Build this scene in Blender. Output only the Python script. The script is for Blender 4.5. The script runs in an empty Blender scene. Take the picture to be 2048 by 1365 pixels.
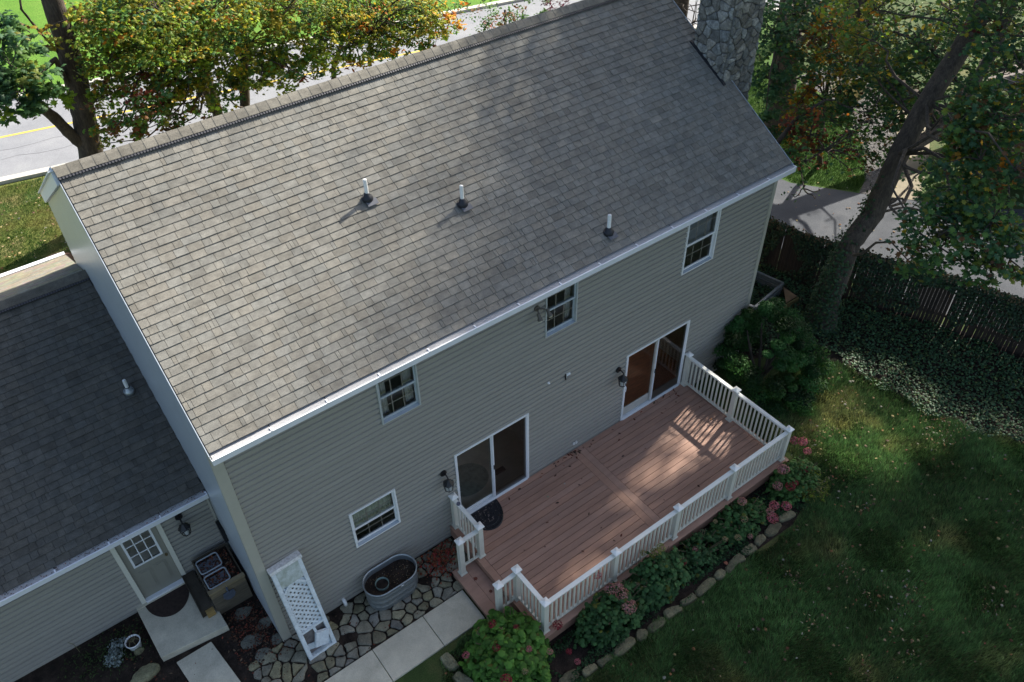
import bpy, math, random
import numpy as np
from mathutils import Vector, Matrix
R0 = random.Random(7)
rng = np.random.default_rng(7)
SC = bpy.context.scene
COL = SC.collection

# ------------------------------------------------------------------ camera
CAM = np.array([-1.1205, -9.0281, 14.9308])
YAW, PIT, ROL, FPX = 0.6319, 0.7446, -0.0219, 1669.04
_F = np.array([math.sin(YAW)*math.cos(PIT), math.cos(YAW)*math.cos(PIT), -math.sin(PIT)])
_r = np.array([math.cos(YAW), -math.sin(YAW), 0.0]); _u = np.cross(_r, _F)
_R = _r*math.cos(ROL)+_u*math.sin(ROL); _U = -_r*math.sin(ROL)+_u*math.cos(ROL)
cd = bpy.data.cameras.new('camera'); cam = bpy.data.objects.new('camera', cd); COL.objects.link(cam)
cam.matrix_world = Matrix(((_R[0], _U[0], -_F[0], CAM[0]), (_R[1], _U[1], -_F[1], CAM[1]), (_R[2], _U[2], -_F[2], CAM[2]), (0, 0, 0, 1)))
cd.sensor_width = 36; cd.lens = FPX/2048*36; cd.clip_end = 2000; cd.clip_start = 0.1
SC.camera = cam

# ------------------------------------------------------------------ light
SAZ, SEL = math.radians(14), math.radians(37.5)      # direction towards the sun, from +x
SUN = np.array([math.cos(SAZ)*math.cos(SEL), math.sin(SAZ)*math.cos(SEL), math.sin(SEL)])
W = bpy.data.worlds.new('World'); SC.world = W; W.use_nodes = True
nt = W.node_tree; nt.nodes.clear()
sky = nt.nodes.new('ShaderNodeTexSky'); sky.sky_type = 'NISHITA'; sky.sun_disc = False
sky.sun_elevation = SEL; sky.sun_rotation = math.radians(90)-SAZ; sky.altitude = 100; sky.dust_density = 3; sky.ozone_density = .8; sky.air_density = .95
bg = nt.nodes.new('ShaderNodeBackground'); bg.inputs[1].default_value = 0.10
wo = nt.nodes.new('ShaderNodeOutputWorld'); nt.links.new(sky.outputs[0], bg.inputs[0]); nt.links.new(bg.outputs[0], wo.inputs[0])
sl = bpy.data.lights.new('sun', 'SUN'); sl.energy = 4.4; sl.angle = math.radians(0.9); sl.color = (1.0, 0.95, 0.86)
so = bpy.data.objects.new('sun', sl); COL.objects.link(so)
so.rotation_euler = Vector(SUN).to_track_quat('Z', 'Y').to_euler(); so.location = (20, 5, 30)
SC.view_settings.view_transform = 'Standard'; SC.view_settings.look = 'None'
SC.view_settings.exposure = 1.42; SC.view_settings.gamma = 1
SC.cycles.max_bounces = 6; SC.cycles.transparent_max_bounces = 12
SC.cycles.use_denoising = True

# ------------------------------------------------------------------ helpers
def ray(x, y):
    return _F + _R*(x-1024)/FPX - _U*(y-682.5)/FPX
def at(x, y, ax, v):                                  # point of the plane ax = v seen at a place of the photograph
    d = ray(x, y); return CAM + d*((v-CAM[ax])/d[ax])
def far(x, y, dist):
    d = ray(x, y); return CAM + d/np.linalg.norm(d)*dist
def ss(a, b, x):
    t = np.clip((np.asarray(x, float)-a)/(b-a), 0, 1); return t*t*(3-2*t)
def wob(x, y, s=1.0, seed=0):
    x = np.asarray(x)*s; y = np.asarray(y)*s
    return (np.sin(1.3*x+2.1*y+seed)+np.sin(-2.3*x+1.1*y+seed*2.1+1)+np.sin(3.7*x+.4*y+seed*.7)*.6+np.sin(.6*x-4.1*y+seed*1.3)*.6)/3.2

MATS = {}
def mat(name, c, rough=.7, var=.12, scale=6.0, bump=.0, bscale=60.0, tint=False, metal=0.0, c2=None, stretch=None, spec=.4, trans=0.0, alpha=None, fine=0.0, fscale=80.0, big=0.0, bigs=.6):
    if name in MATS: return MATS[name]
    m = bpy.data.materials.new(name); m.use_nodes = True; t = m.node_tree; N = t.nodes; L = t.links; N.clear()
    out = N.new('ShaderNodeOutputMaterial'); b = N.new('ShaderNodeBsdfPrincipled')
    b.inputs['Roughness'].default_value = rough; b.inputs['Metallic'].default_value = metal; b.inputs['Specular IOR Level'].default_value = spec
    tc = N.new('ShaderNodeTexCoord'); mp = N.new('ShaderNodeMapping'); L.new(tc.outputs['Object'], mp.inputs[0])
    if stretch: mp.inputs['Scale'].default_value = stretch
    no = N.new('ShaderNodeTexNoise'); no.inputs['Scale'].default_value = scale; no.inputs['Detail'].default_value = 6; no.inputs['Roughness'].default_value = .65
    L.new(mp.outputs[0], no.inputs['Vector'])
    cr = N.new('ShaderNodeValToRGB'); cr.color_ramp.elements[0].position = .3; cr.color_ramp.elements[1].position = .7
    a = [max(0, k*(1-var)) for k in c]; z = [k*(1+var) for k in c] if c2 is None else c2
    cr.color_ramp.elements[0].color = (*a, 1); cr.color_ramp.elements[1].color = (*z, 1)
    L.new(no.outputs[0], cr.inputs[0]); col = cr.outputs[0]
    if fine > 0:
        n3 = N.new('ShaderNodeTexNoise'); n3.inputs['Scale'].default_value = fscale; n3.inputs['Detail'].default_value = 3; L.new(mp.outputs[0], n3.inputs['Vector'])
        mr = N.new('ShaderNodeMapRange'); mr.inputs[1].default_value = .3; mr.inputs[2].default_value = .7; mr.inputs[3].default_value = 1-fine; mr.inputs[4].default_value = 1+fine
        L.new(n3.outputs[0], mr.inputs[0])
        mx = N.new('ShaderNodeVectorMath'); mx.operation = 'SCALE'; L.new(col, mx.inputs[0]); L.new(mr.outputs[0], mx.inputs['Scale']); col = mx.outputs[0]
    if big > 0:
        n4 = N.new('ShaderNodeTexNoise'); n4.inputs['Scale'].default_value = bigs; n4.inputs['Detail'].default_value = 5; n4.inputs['Roughness'].default_value = .6; L.new(mp.outputs[0], n4.inputs['Vector'])
        mr = N.new('ShaderNodeMapRange'); mr.inputs[1].default_value = .3; mr.inputs[2].default_value = .7; mr.inputs[3].default_value = 1-big; mr.inputs[4].default_value = 1+big
        L.new(n4.outputs[0], mr.inputs[0]); mx = N.new('ShaderNodeVectorMath'); mx.operation = 'SCALE'; L.new(col, mx.inputs[0]); L.new(mr.outputs[0], mx.inputs['Scale']); col = mx.outputs[0]
    if tint:
        at_ = N.new('ShaderNodeAttribute'); at_.attribute_name = 'tint'
        mx = N.new('ShaderNodeVectorMath'); mx.operation = 'MULTIPLY'; L.new(col, mx.inputs[0]); L.new(at_.outputs['Color'], mx.inputs[1]); col = mx.outputs[0]
    L.new(col, b.inputs['Base Color'])
    if bump > 0:
        n2 = N.new('ShaderNodeTexNoise'); n2.inputs['Scale'].default_value = bscale; n2.inputs['Detail'].default_value = 4; L.new(mp.outputs[0], n2.inputs['Vector'])
        bp = N.new('ShaderNodeBump'); bp.inputs['Strength'].default_value = bump; bp.inputs['Distance'].default_value = .02
        L.new(n2.outputs[0], bp.inputs['Height']); L.new(bp.outputs[0], b.inputs['Normal'])
    sh = b.outputs[0]
    if trans > 0:
        tr = N.new('ShaderNodeBsdfTranslucent'); L.new(col, tr.inputs[0]); ms = N.new('ShaderNodeMixShader'); ms.inputs[0].default_value = trans
        L.new(sh, ms.inputs[1]); L.new(tr.outputs[0], ms.inputs[2]); sh = ms.outputs[0]
    L.new(sh, out.inputs[0]); MATS[name] = m; return m
def glass(name, tint, refl=.9):
    m = bpy.data.materials.new(name); m.use_nodes = True; t = m.node_tree; N = t.nodes; L = t.links; N.clear()
    out = N.new('ShaderNodeOutputMaterial'); tr = N.new('ShaderNodeBsdfTransparent'); tr.inputs[0].default_value = (*tint, 1)
    gl = N.new('ShaderNodeBsdfGlossy'); gl.inputs['Roughness'].default_value = .03; fr = N.new('ShaderNodeFresnel'); fr.inputs[0].default_value = 1.5
    ms = N.new('ShaderNodeMixShader'); L.new(fr.outputs[0], ms.inputs[0]); L.new(tr.outputs[0], ms.inputs[1]); L.new(gl.outputs[0], ms.inputs[2]); L.new(ms.outputs[0], out.inputs[0])
    MATS[name] = m; return m
def ground_mat(name, cols, scale, rough=.95, bump=.5, bscale=40):   # three-colour blotchy ground
    m = bpy.data.materials.new(name); m.use_nodes = True; t = m.node_tree; N = t.nodes; L = t.links; N.clear()
    out = N.new('ShaderNodeOutputMaterial'); b = N.new('ShaderNodeBsdfPrincipled'); b.inputs['Roughness'].default_value = rough; b.inputs['Specular IOR Level'].default_value = .2
    tc = N.new('ShaderNodeTexCoord')
    def noise(s, d):
        n = N.new('ShaderNodeTexNoise'); n.inputs['Scale'].default_value = s; n.inputs['Detail'].default_value = d; n.inputs['Roughness'].default_value = .7; L.new(tc.outputs['Object'], n.inputs['Vector']); return n
    n1 = noise(scale, 8); cr = N.new('ShaderNodeValToRGB'); el = cr.color_ramp.elements
    el[0].position = .35; el[0].color = (*cols[0], 1); el[1].position = .65; el[1].color = (*cols[2], 1); e = el.new(.5); e.color = (*cols[1], 1)
    L.new(n1.outputs[0], cr.inputs[0])
    n2 = noise(bscale, 5); mr = N.new('ShaderNodeMapRange'); mr.inputs[1].default_value = .3; mr.inputs[2].default_value = .7; mr.inputs[3].default_value = .55; mr.inputs[4].default_value = 1.45; L.new(n2.outputs[0], mr.inputs[0])
    mx = N.new('ShaderNodeVectorMath'); mx.operation = 'SCALE'; L.new(cr.outputs[0], mx.inputs[0]); L.new(mr.outputs[0], mx.inputs['Scale'])
    L.new(mx.outputs[0], b.inputs['Base Color']); bp = N.new('ShaderNodeBump'); bp.inputs['Strength'].default_value = bump; bp.inputs['Distance'].default_value = .03; L.new(n2.outputs[0], bp.inputs['Height']); L.new(bp.outputs[0], b.inputs['Normal'])
    L.new(b.outputs[0], out.inputs[0]); MATS[name] = m; return m

OFF = {}
def off(p):
    return OFF.get(p.name, Vector((0, 0, 0))) if p is not None else Vector((0, 0, 0))
def tag(o, label=None, cat=None, group=None, kind=None):
    if label: o['label'] = label
    if cat: o['category'] = cat
    if group: o['group'] = group
    if kind: o['kind'] = kind
    return o
def thing(name, label, cat, loc=(0, 0, 0), group=None):
    o = bpy.data.objects.new(name, None); COL.objects.link(o); o.location = loc; o.empty_display_size = .2
    OFF[o.name] = Vector(loc); return tag(o, label, cat, group)
def link(name, me, m, parent=None, smooth=False):
    o = bpy.data.objects.new(name, me); COL.objects.link(o)
    if m is not None: me.materials.append(m)
    if parent is not None: o.parent = parent
    OFF[o.name] = off(parent)
    if smooth: me.polygons.foreach_set('use_smooth', [True]*len(me.polygons))
    return o
def npmesh(name, V, F, m, parent=None, tint=None, smooth=False):
    """V (n,3) world, F (k,c) indices with c corners each; tint (n,3) per vertex"""
    V = np.asarray(V, np.float32) - np.array(off(parent), np.float32); F = np.asarray(F, np.int32)
    me = bpy.data.meshes.new(name); k, c = F.shape
    me.vertices.add(len(V)); me.vertices.foreach_set('co', V.ravel())
    me.loops.add(k*c); me.loops.foreach_set('vertex_index', F.ravel())
    me.polygons.add(k); me.polygons.foreach_set('loop_start', np.arange(0, k*c, c, dtype=np.int32)); me.polygons.foreach_set('loop_total', np.full(k, c, np.int32))
    me.update(calc_edges=True)
    if tint is not None:
        ca = me.color_attributes.new('tint', 'FLOAT_COLOR', 'POINT'); t4 = np.ones((len(V), 4), np.float32); t4[:, :3] = tint; ca.data.foreach_set('color', t4.ravel())
    return link(name, me, m, parent, smooth)
class MB:
    def __init__(s): s.v = []; s.f = []; s.t = []; s.cur = (1, 1, 1)
    def tint(s, c): s.cur = (c, c, c) if isinstance(c, (int, float)) else tuple(c); return s
    def add(s, V, F):
        o = len(s.v); s.v += [tuple(map(float, p)) for p in V]; s.f += [tuple(i+o for i in f) for f in F]; s.t += [s.cur]*len(V); return s
    def box(s, x0, x1, y0, y1, z0, z1):
        return s.add([(x0, y0, z0), (x1, y0, z0), (x1, y1, z0), (x0, y1, z0), (x0, y0, z1), (x1, y0, z1), (x1, y1, z1), (x0, y1, z1)],
                     [(0, 3, 2, 1), (4, 5, 6, 7), (0, 1, 5, 4), (1, 2, 6, 5), (2, 3, 7, 6), (3, 0, 4, 7)])
    def obox(s, c, ax, ay, az):                        # centre and three half-axis vectors
        c, ax, ay, az = map(np.array, (c, ax, ay, az)); V = [c+i*ax+j*ay+k*az for k in (-1, 1) for i, j in ((-1, -1), (1, -1), (1, 1), (-1, 1))]
        return s.add(V, [(0, 3, 2, 1), (4, 5, 6, 7), (0, 1, 5, 4), (1, 2, 6, 5), (2, 3, 7, 6), (3, 0, 4, 7)])
    def bar(s, a, b, w, h, up=(0, 0, 1)):              # box from a to b, w across, h along up
        a, b, up = np.array(a, float), np.array(b, float), np.array(up, float); d = b-a; L = np.linalg.norm(d); d /= L
        r = np.cross(d, up); r /= np.linalg.norm(r); u = np.cross(r, d)
        return s.obox((a+b)/2, d*L/2, r*w/2, u*h/2)
    def tube(s, P, rad, n=8, cap=True):
        P = [np.array(p, float) for p in P]; rad = [rad]*len(P) if np.isscalar(rad) else rad; V = []; F = []; u = None
        for i, p in enumerate(P):
            d = P[min(i+1, len(P)-1)]-P[max(i-1, 0)]; d /= np.linalg.norm(d)+1e-9
            if u is None: u = np.cross(d, (0.3, .2, 1.0) if abs(d[2]) < .9 else (1, .1, 0))
            u = u-d*(u@d); u /= np.linalg.norm(u)+1e-9; w = np.cross(d, u)
            for k in range(n):
                a = 2*math.pi*k/n; V.append(p+(u*math.cos(a)+w*math.sin(a))*rad[i])
        for i in range(len(P)-1):
            for k in range(n): F.append((i*n+k, i*n+(k+1) % n, (i+1)*n+(k+1) % n, (i+1)*n+k))
        if cap: F.append(tuple(range(n-1, -1, -1))); F.append(tuple((len(P)-1)*n+k for k in range(n)))
        return s.add(V, F)
    def prism(s, poly, z0, z1, inset=0.0):              # poly list of xy
        n = len(poly); c = np.mean(poly, 0); top = [tuple(np.array(q)+(c-np.array(q))*inset) for q in poly]
        return s.add([(x, y, z0) for x, y in poly]+[(x, y, z1) for x, y in top], [tuple(range(n-1, -1, -1)), tuple(range(n, 2*n))]+[(i, (i+1) % n, n+(i+1) % n, n+i) for i in range(n)])
    def quad(s, a, b, c, d): return s.add([a, b, c, d], [(0, 1, 2, 3)])
    def build(s, name, m, parent=None, smooth=False, kind=None):
        o3 = off(parent); me = bpy.data.meshes.new(name)
        me.from_pydata([(x-o3[0], y-o3[1], z-o3[2]) for x, y, z in s.v], [], s.f)
        ca = me.color_attributes.new('tint', 'FLOAT_COLOR', 'POINT'); ca.data.foreach_set('color', np.array([(*t, 1) for t in s.t], np.float32).ravel())
        o = link(name, me, m, parent, smooth)
        if kind: o['kind'] = kind
        return o
def bevel(o, w=.006, seg=2):
    b = o.modifiers.new('bevel', 'BEVEL'); b.width = w; b.segments = seg; b.limit_method = 'ANGLE'; return o

# ------------------------------------------------------------------ materials
M_siding = mat('siding', (.305, .290, .248), .42, .05, 3, big=.05, bigs=.8, bump=.05, bscale=90, stretch=(.3, 1, 6))
M_trim = mat('almond trim', (.40, .385, .32), .38, .04, 5)
M_white = mat('white paint', (.74, .75, .74), .45, .05, 8)
M_gut = mat('white aluminium', (.70, .71, .72), .35, .06, 5)
M_mesh = mat('gutter mesh', (.36, .36, .36), .5, .5, 220, bump=.5, bscale=250)
M_rail = mat('almond vinyl', (.62, .60, .50), .45, .05, 6)
M_shingle = mat('asphalt shingle', (.178, .171, .148), .95, .24, 7, big=.10, bigs=.7, bump=.25, bscale=240, tint=True, fine=.30, fscale=110, spec=.2)
M_dark = mat('dark void', (.012, .012, .013), .8)
M_black = mat('black metal', (.015, .015, .016), .4, .1)
M_vent = mat('black plastic vent', (.018, .019, .024), .5)
M_conc = mat('concrete', (.49, .45, .345), .9, .15, 3.5, big=.10, bigs=1.2, bump=.25, bscale=120, fine=.13, fscale=70)
M_deck = mat('brown composite', (.350, .200, .140), .6, .1, 2.5, big=.14, bigs=.9, tint=True, stretch=(1, 5, 1), bump=.06, bscale=90, fine=.07, fscale=60)
M_stone = mat('fieldstone', (.175, .165, .115), .9, .35, 6, bump=.5, bscale=50, tint=True, fine=.22, fscale=45)
M_chim = mat('chimney stone', (.20, .195, .175), .9, .5, 7, bump=.7, bscale=35, tint=True, fine=.28, fscale=30)
M_mortar = mat('mortar', (.12, .117, .108), .95, .3, 20, bump=.4)
M_bark = mat('bark', (.062, .048, .036), .95, .45, 9, bump=1.0, bscale=22, stretch=(1, 1, .22), fine=.35, fscale=40)
M_leaf = mat('leaf', (1, 1, 1), .55, .06, 3, tint=True, trans=.48, spec=.25)
M_ivy = mat('ivy leaf', (1, 1, 1), .5, .08, 3, tint=True, trans=.15, spec=.3)
M_grassb = mat('grass blade', (1, 1, 1), .6, .05, 2, tint=True, trans=.25, spec=.25)
M_litter = mat('dead leaf', (1, 1, 1), .8, .2, 20, tint=True, trans=.1, spec=.2)
M_galv = mat('galvanised steel', (.36, .39, .40), .42, .2, 14, metal=.75, bump=.05)
M_soil = ground_mat('soil', [(.013, .010, .008), (.028, .02, .015), (.05, .036, .027)], 5, bscale=50, bump=.8)
M_wood = mat('weathered wood', (.14, .115, .08), .85, .35, 4, stretch=(1, 1, 8), bump=.3, bscale=30, tint=True)
M_glass = glass('window glass', (.95, .96, .95))
M_screen = glass('insect screen', (.45, .45, .45))
M_pvc = mat('white pvc', (.76, .76, .73), .4, .1, 30)
M_lattice = mat('chalky old paint', (.60, .65, .66), .75, .14, 7, bump=.2, fine=.1, fscale=30)
M_moss = mat('mossy panel', (.38, .43, .33), .85, .3, 9, bump=.3, c2=(.55, .6, .58))
M_lawn = ground_mat('lawn ground', [(.028, .045, .014), (.045, .072, .020), (.09, .09, .034)], .55)
M_lawnside = ground_mat('neighbouring lawn ground', [(.035, .075, .012), (.045, .095, .014), (.07, .11, .02)], .5, bscale=20, bump=.6)
M_lawnfar = ground_mat('far lawn', [(.065, .15, .016), (.085, .18, .02), (.11, .2, .028)], .35, bscale=14, bump=.6)
M_lawnfront = ground_mat('front lawn ground', [(.085, .115, .025), (.13, .145, .035), (.20, .18, .075)], .8, bscale=26, bump=.7)
M_asph = ground_mat('pale asphalt', [(.185, .19, .20), (.21, .215, .225), (.235, .24, .245)], .5, bscale=120, bump=.15)
M_drive = ground_mat('driveway asphalt', [(.060, .064, .072), (.072, .077, .086), (.09, .093, .10)], .7, bscale=90, bump=.15)
M_curb = mat('kerb concrete', (.42, .40, .35), .9, .2, 4)
M_yellow = mat('yellow line paint', (.62, .42, .06), .7, .1, 6)

# ------------------------------------------------------------------ dimensions
L, HE, OH, HR, WR = 12.5766, 5.699, 0.3242, 8.3364, 4.1508
SL = (HR-HE)/(WR+OH)
def roofz(y): return HE+SL*(y+OH)
GX = -0.06
DZ = .3833
XL, XR, YD = 3.885, 10.566, -3.0244
GE, GZ, GR, GRZ, GY = 2.05, 2.44, 6.86, 4.72, 2.28      # garage: eave y/z, ridge y/z, wall y
GS = (GRZ-GZ)/(GR-GE)
YB = 8.6                                             # front wall of the house

# ================================================================== SETTING
def sheet(name, poly, z, m, kind='structure', parent=None):
    n = len(poly); o = MB().add([(x, y, z) for x, y in poly], [tuple(range(n))]).build(name, m, parent)
    if kind: o['kind'] = kind
    return o
sheet('ground', [(-300, -300), (300, -300), (300, 300), (-300, 300)], 0, M_lawn)
sheet('front_lawn', [(-40, 8.9), (13.4, 8.9), (17.6, 13), (17.6, 20.0), (60, 14), (60, 15.5), (-40, 22.5+5), (-40, 8.9)][:3]+[(19, 15.8), (-40, 31.5)], .004, M_lawnfront)
# road: near kerb, centre line and far kerb run slightly aslant of the house
def rd(x, o): return (x, 21.0-.235*x*.9+o)
sheet('far_lawn', [rd(-60, 6.72), rd(60, 6.72), (90, 90), (-60, 120)], .004, M_lawnfar)
road = [rd(-60, 0), rd(60, 0), rd(60, 6.75), rd(-60, 6.75)]
sheet('road', road, .012, M_asph)
mb = MB()
for s in (0, 6.75):
    a = np.array([*rd(-60, s-.07), .06]); b = np.array([*rd(60, s-.07), .06]); mb.bar(a, b, .30, .13)
mb.build('kerb', M_curb)['kind'] = 'structure'
a = rd(-60, 3.42); b = rd(60, 3.42)
sheet('road_marking', [(a[0], a[1]-.06), (b[0], b[1]-.06), (b[0], b[1]+.06), (a[0], a[1]+.06)], .017, M_yellow)
# asphalt crack sealing
mb = MB()
for sx in (0, 1):
    P = [(-3+i*.7, 22.6-.23*(-3+i*.7)+.12*math.sin(i*1.7+sx*2)+sx*.8, .016) for i in range(12+sx*6)]
    mb.tube([(x, y+.06*math.sin(x*5.1)+.04*math.sin(x*11), .011) for x, y, z in P for _ in (0,)], .008, 4)
mb.build('road_crack', mat('sealed crack', (.12, .12, .125), .8))['kind'] = 'structure'
# driveway east of the fence, sweeping up
drive = [(16.3, 7.5), (17.0, 4), (17.3, 1), (18.2, -2), (19.0, -6), (19.5, -14), (31, -14), (29, -4), (24.2, -.6), (22.6, 1.3), (21.5, 2.75), (20.3, 4.5), (19.6, 8), (18.5, 14.5), (15.5, 15.2)]
sheet('driveway', drive, .010, M_drive)
sheet('neighbour_lawn', [(20.3, 4.5), (21.5, 2.75), (22.3, 3.0), (23.8, 4.0), (26, 6.6), (26.4, 9), (32, 14), (32, 15), (18.5, 14.5), (19.6, 8)], .006, M_lawnside)
sheet('gravel_bed', [(21.5, 2.75), (22.0, 2.1), (23.9, 2.9), (27.6, 5.6), (30, 9), (26.6, 9.4), (26, 6.6), (23.8, 4.2), (22.3, 3.1)], .014, mat('gravel', (.07, .066, .062), .9, .4, 40, bump=.6))
sheet('garden_path', [(22.0, 2.1), (22.6, 1.3), (24.6, 2.3), (27.5, 4.0), (29, 6), (27.6, 5.6), (23.9, 2.9)], .018, mat('tan path', (.20, .17, .115), .9, .12, 5))
# planting beds (dark soil) against the house
sheet('planting_bed', [(3.3, -2.45), (3.95, -2.9), (3.95, -3.1), (10.7, -3.1), (11.0, -3.0), (10.6, -3.9), (9.7, -4.2), (7.0, -4.1), (3.8, -3.98), (2.7, -3.4), (2.1, -2.7), (2.2, -2.1)], .006, M_soil)
sheet('litter_bed', [(-4.9, 2.3), (-4.6, 1.2), (-3.3, .6), (-2.0, -.4), (-1.2, -1.2), (3.6, -1.2), (3.9, 0.05), (3.9, 2.4), (-4.9, 2.4)], .008, M_soil)
sheet('ivy_bed', [(12.6, 8.9), (17.2, 7), (16.9, 3.5), (16.2, 1.5), (17.3, -1), (19, -5.5), (16.3, -7), (15.0, -5.0), (14.5, -3.2), (14.4, -1.8), (13.6, -.6), (12.6, -.2)], .007, M_soil)

# ================================================================== HOUSE
house = thing('house', 'two storey sage beige sided house with long grey shingle roof and attached garage wing', 'house', (0, 0, 0))
# --- walls with openings
def rects_minus(x0, x1, z0, z1, holes):
    xs = sorted({x0, x1, *[min(max(h[0], x0), x1) for h in holes], *[min(max(h[1], x0), x1) for h in holes]})
    zs = sorted({z0, z1, *[min(max(h[2], z0), z1) for h in holes], *[min(max(h[3], z0), z1) for h in holes]})
    out = []
    for j in range(len(zs)-1):
        run = None
        for i in range(len(xs)-1):
            cx, cz = (xs[i]+xs[i+1])/2, (zs[j]+zs[j+1])/2
            solid = not any(h[0] < cx < h[1] and h[2] < cz < h[3] for h in holes)
            if solid: run = [run[0], xs[i+1]] if run else [xs[i], xs[i+1]]
            if (not solid or i == len(xs)-2) and run: out.append((run[0], run[1], zs[j], zs[j+1])); run = None
    return out
WB = [(2.70, 3.477, 4.278, 5.56), (6.25, 7.016, 4.278, 5.56), (9.911, 10.862, 4.0, 5.52), (1.743, 2.71, 1.469, 2.50)]
DB = [(4.035, 5.847, DZ, 2.463), (8.537, 10.467, DZ, 2.463)]
wall = MB()
for x0, x1, z0, z1 in rects_minus(0, L, 0, 5.66, WB+DB): wall.box(x0, x1, .028, .1, z0, z1)
W_back = wall.build('wall', M_trim, house)
def siding(parent, x0, x1, z0, z1, holes, y, pitch=.127, axis='x', sgn=-1, topfn=None, msd=None):
    """lap siding: one object for every board and interruption"""
    n = int(math.ceil((z1-z0)/pitch))
    for k in range(n):
        a, b = z0+k*pitch, min(z0+(k+1)*pitch, z1)
        if b-a < .02: continue
        X0, X1 = x0, x1
        if topfn:
            X0, X1 = topfn(b)
            if X1-X0 < .05: continue
        segs = rects_minus(X0, X1, a, b, holes)
        merged = {}
        for s in segs: merged.setdefault((round(s[0], 3), round(s[1], 3)), []).append(s)
        cuts = [x0+((k*1.37) % 3.66)+3.66*j for j in range(4)] if axis == 'x' else []
        pieces = []
        for (p, q), ss_ in merged.items():
            pts = [p]+[c for c in cuts if p+.25 < c < q-.25]+[q]
            pieces += [((u, w_-(.002 if w_ < q else 0)), ss_) for u, w_ in zip(pts[:-1], pts[1:])]
        for (p, q), ss_ in pieces:
            c0, c1 = min(s[2] for s in ss_), max(s[3] for s in ss_)
            kf = (0, .10, .60, .68, 1.0); kt = (.018, .020, .014, -.012, -.017); f0 = (c0-a)/pitch; f1 = (c1-a)/pitch
            prof_ = ([(c0, -.018)] if f0 < .01 else [])+[(c0, float(np.interp(f0, kf, kt)))]+[(a+f*pitch, t_) for f, t_ in zip(kf, kt) if f0+.01 < f < f1-.01]+[(c1-.001, float(np.interp(f1, kf, kt)))]
            V = []
            for zz, tt in prof_:
                V += [(p, y+sgn*tt, zz), (q, y+sgn*tt, zz)] if axis == 'x' else [(y+sgn*tt, q, zz), (y+sgn*tt, p, zz)]
            MB().add(V, [(2*i_, 2*i_+1, 2*i_+3, 2*i_+2) for i_ in range(len(prof_)-1)]).build('siding_panel', msd or M_siding, parent)
siding(W_back, .09, L-.07, .03, 5.64, [(a-.0, b, c, d) for a, b, c, d in WB+DB], -.001)
# corner posts
cp = MB().box(GX-.022, .09, -.034, -.0, .0, 5.66).box(GX-.022, GX+.05, 0, .09, 0, 5.66).build('corner_post', M_trim, house)
MB().box(L-.07, L+.03, -.034, .0, .0, 5.66).build('corner_post', M_trim, house)
# gable walls
def gable(x, sgn, name):
    mb = MB(); h = .08*(-sgn)
    if sgn < 0: x = x+.03
    P = [(0, 0), (YB, 0), (YB, roofz(-OH)-.05), (WR, HR-.15), (0, 5.62)]
    mb.add([(x, y, z) for y, z in P]+[(x+h, y, z) for y, z in P], [(0, 1, 2, 3, 4), (9, 8, 7, 6, 5)]+[(i, (i+1) % 5, 5+(i+1) % 5, 5+i) for i in range(5)])
    return mb.build(name, M_trim, house)
Wg = gable(GX, -1, 'wall'); gable(L, 1, 'wall')
def gtop(z):
    if z < 5.62: return (.09, YB)
    y0 = (z-HE)/SL-OH+.1; return (max(y0, .09), YB-max(y0, 0)*.98)
M_gside_sky = mat('sky tinted gable siding', (.37, .40, .42), .28, .05, 3, spec=1.0)  # bluer and paler than the back siding: sky reflection put into the colour
siding(Wg, .09, YB, .03, HR-.3, [], GX-.001, axis='y', sgn=-1, topfn=gtop, msd=M_gside_sky)
fw = MB()
for x0, x1, z0, z1 in rects_minus(0, L, 0, 5.66, [(3.7, 6.2, .9, 2.35), (8.2, 10.8, .9, 2.35)]): fw.box(x0, x1, YB, YB+.1, z0, z1)
fw.build('wall', M_trim, house)
# soffit and fascia
MB().box(GX, L+.05, -OH+.13, -.04, 5.60, 5.63).box(GX, L+.05, YB+.1, YB+OH, 5.60, 5.63).build('soffit', M_trim, house)
# --- roof body
roof = MB()
T = .045
RX0, RX1 = -.075, L+.12
EY = -OH+.15; EZ = HE+.15*SL
roof.add([(RX0, EY, EZ-T), (RX1, EY, EZ-T), (RX1, WR, HR-T), (RX0, WR, HR-T), (RX0, EY, EZ-T-.09), (RX1, EY, EZ-T-.09), (RX1, WR, HR-T-.12), (RX0, WR, HR-T-.12)],
         [(0, 1, 2, 3), (7, 6, 5, 4), (0, 4, 5, 1), (1, 5, 6, 2), (3, 2, 6, 7), (0, 3, 7, 4)])
yf = 2*WR+OH
roof.add([(RX0, WR, HR-T), (RX1, WR, HR-T), (RX1, yf, HE-T), (RX0, yf, HE-T), (RX0, WR, HR-T-.12), (RX1, WR, HR-T-.12), (RX1, yf, HE-T-.12), (RX0, yf, HE-T-.12)],
         [(0, 1, 2, 3), (7, 6, 5, 4), (0, 4, 5, 1), (1, 5, 6, 2), (3, 2, 6, 7), (0, 3, 7, 4)])
M_roofb = mat('roof underlay', (.035, .035, .034), .95, .2, 6)
Roof = roof.build('roof', M_roofb, house)
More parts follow.
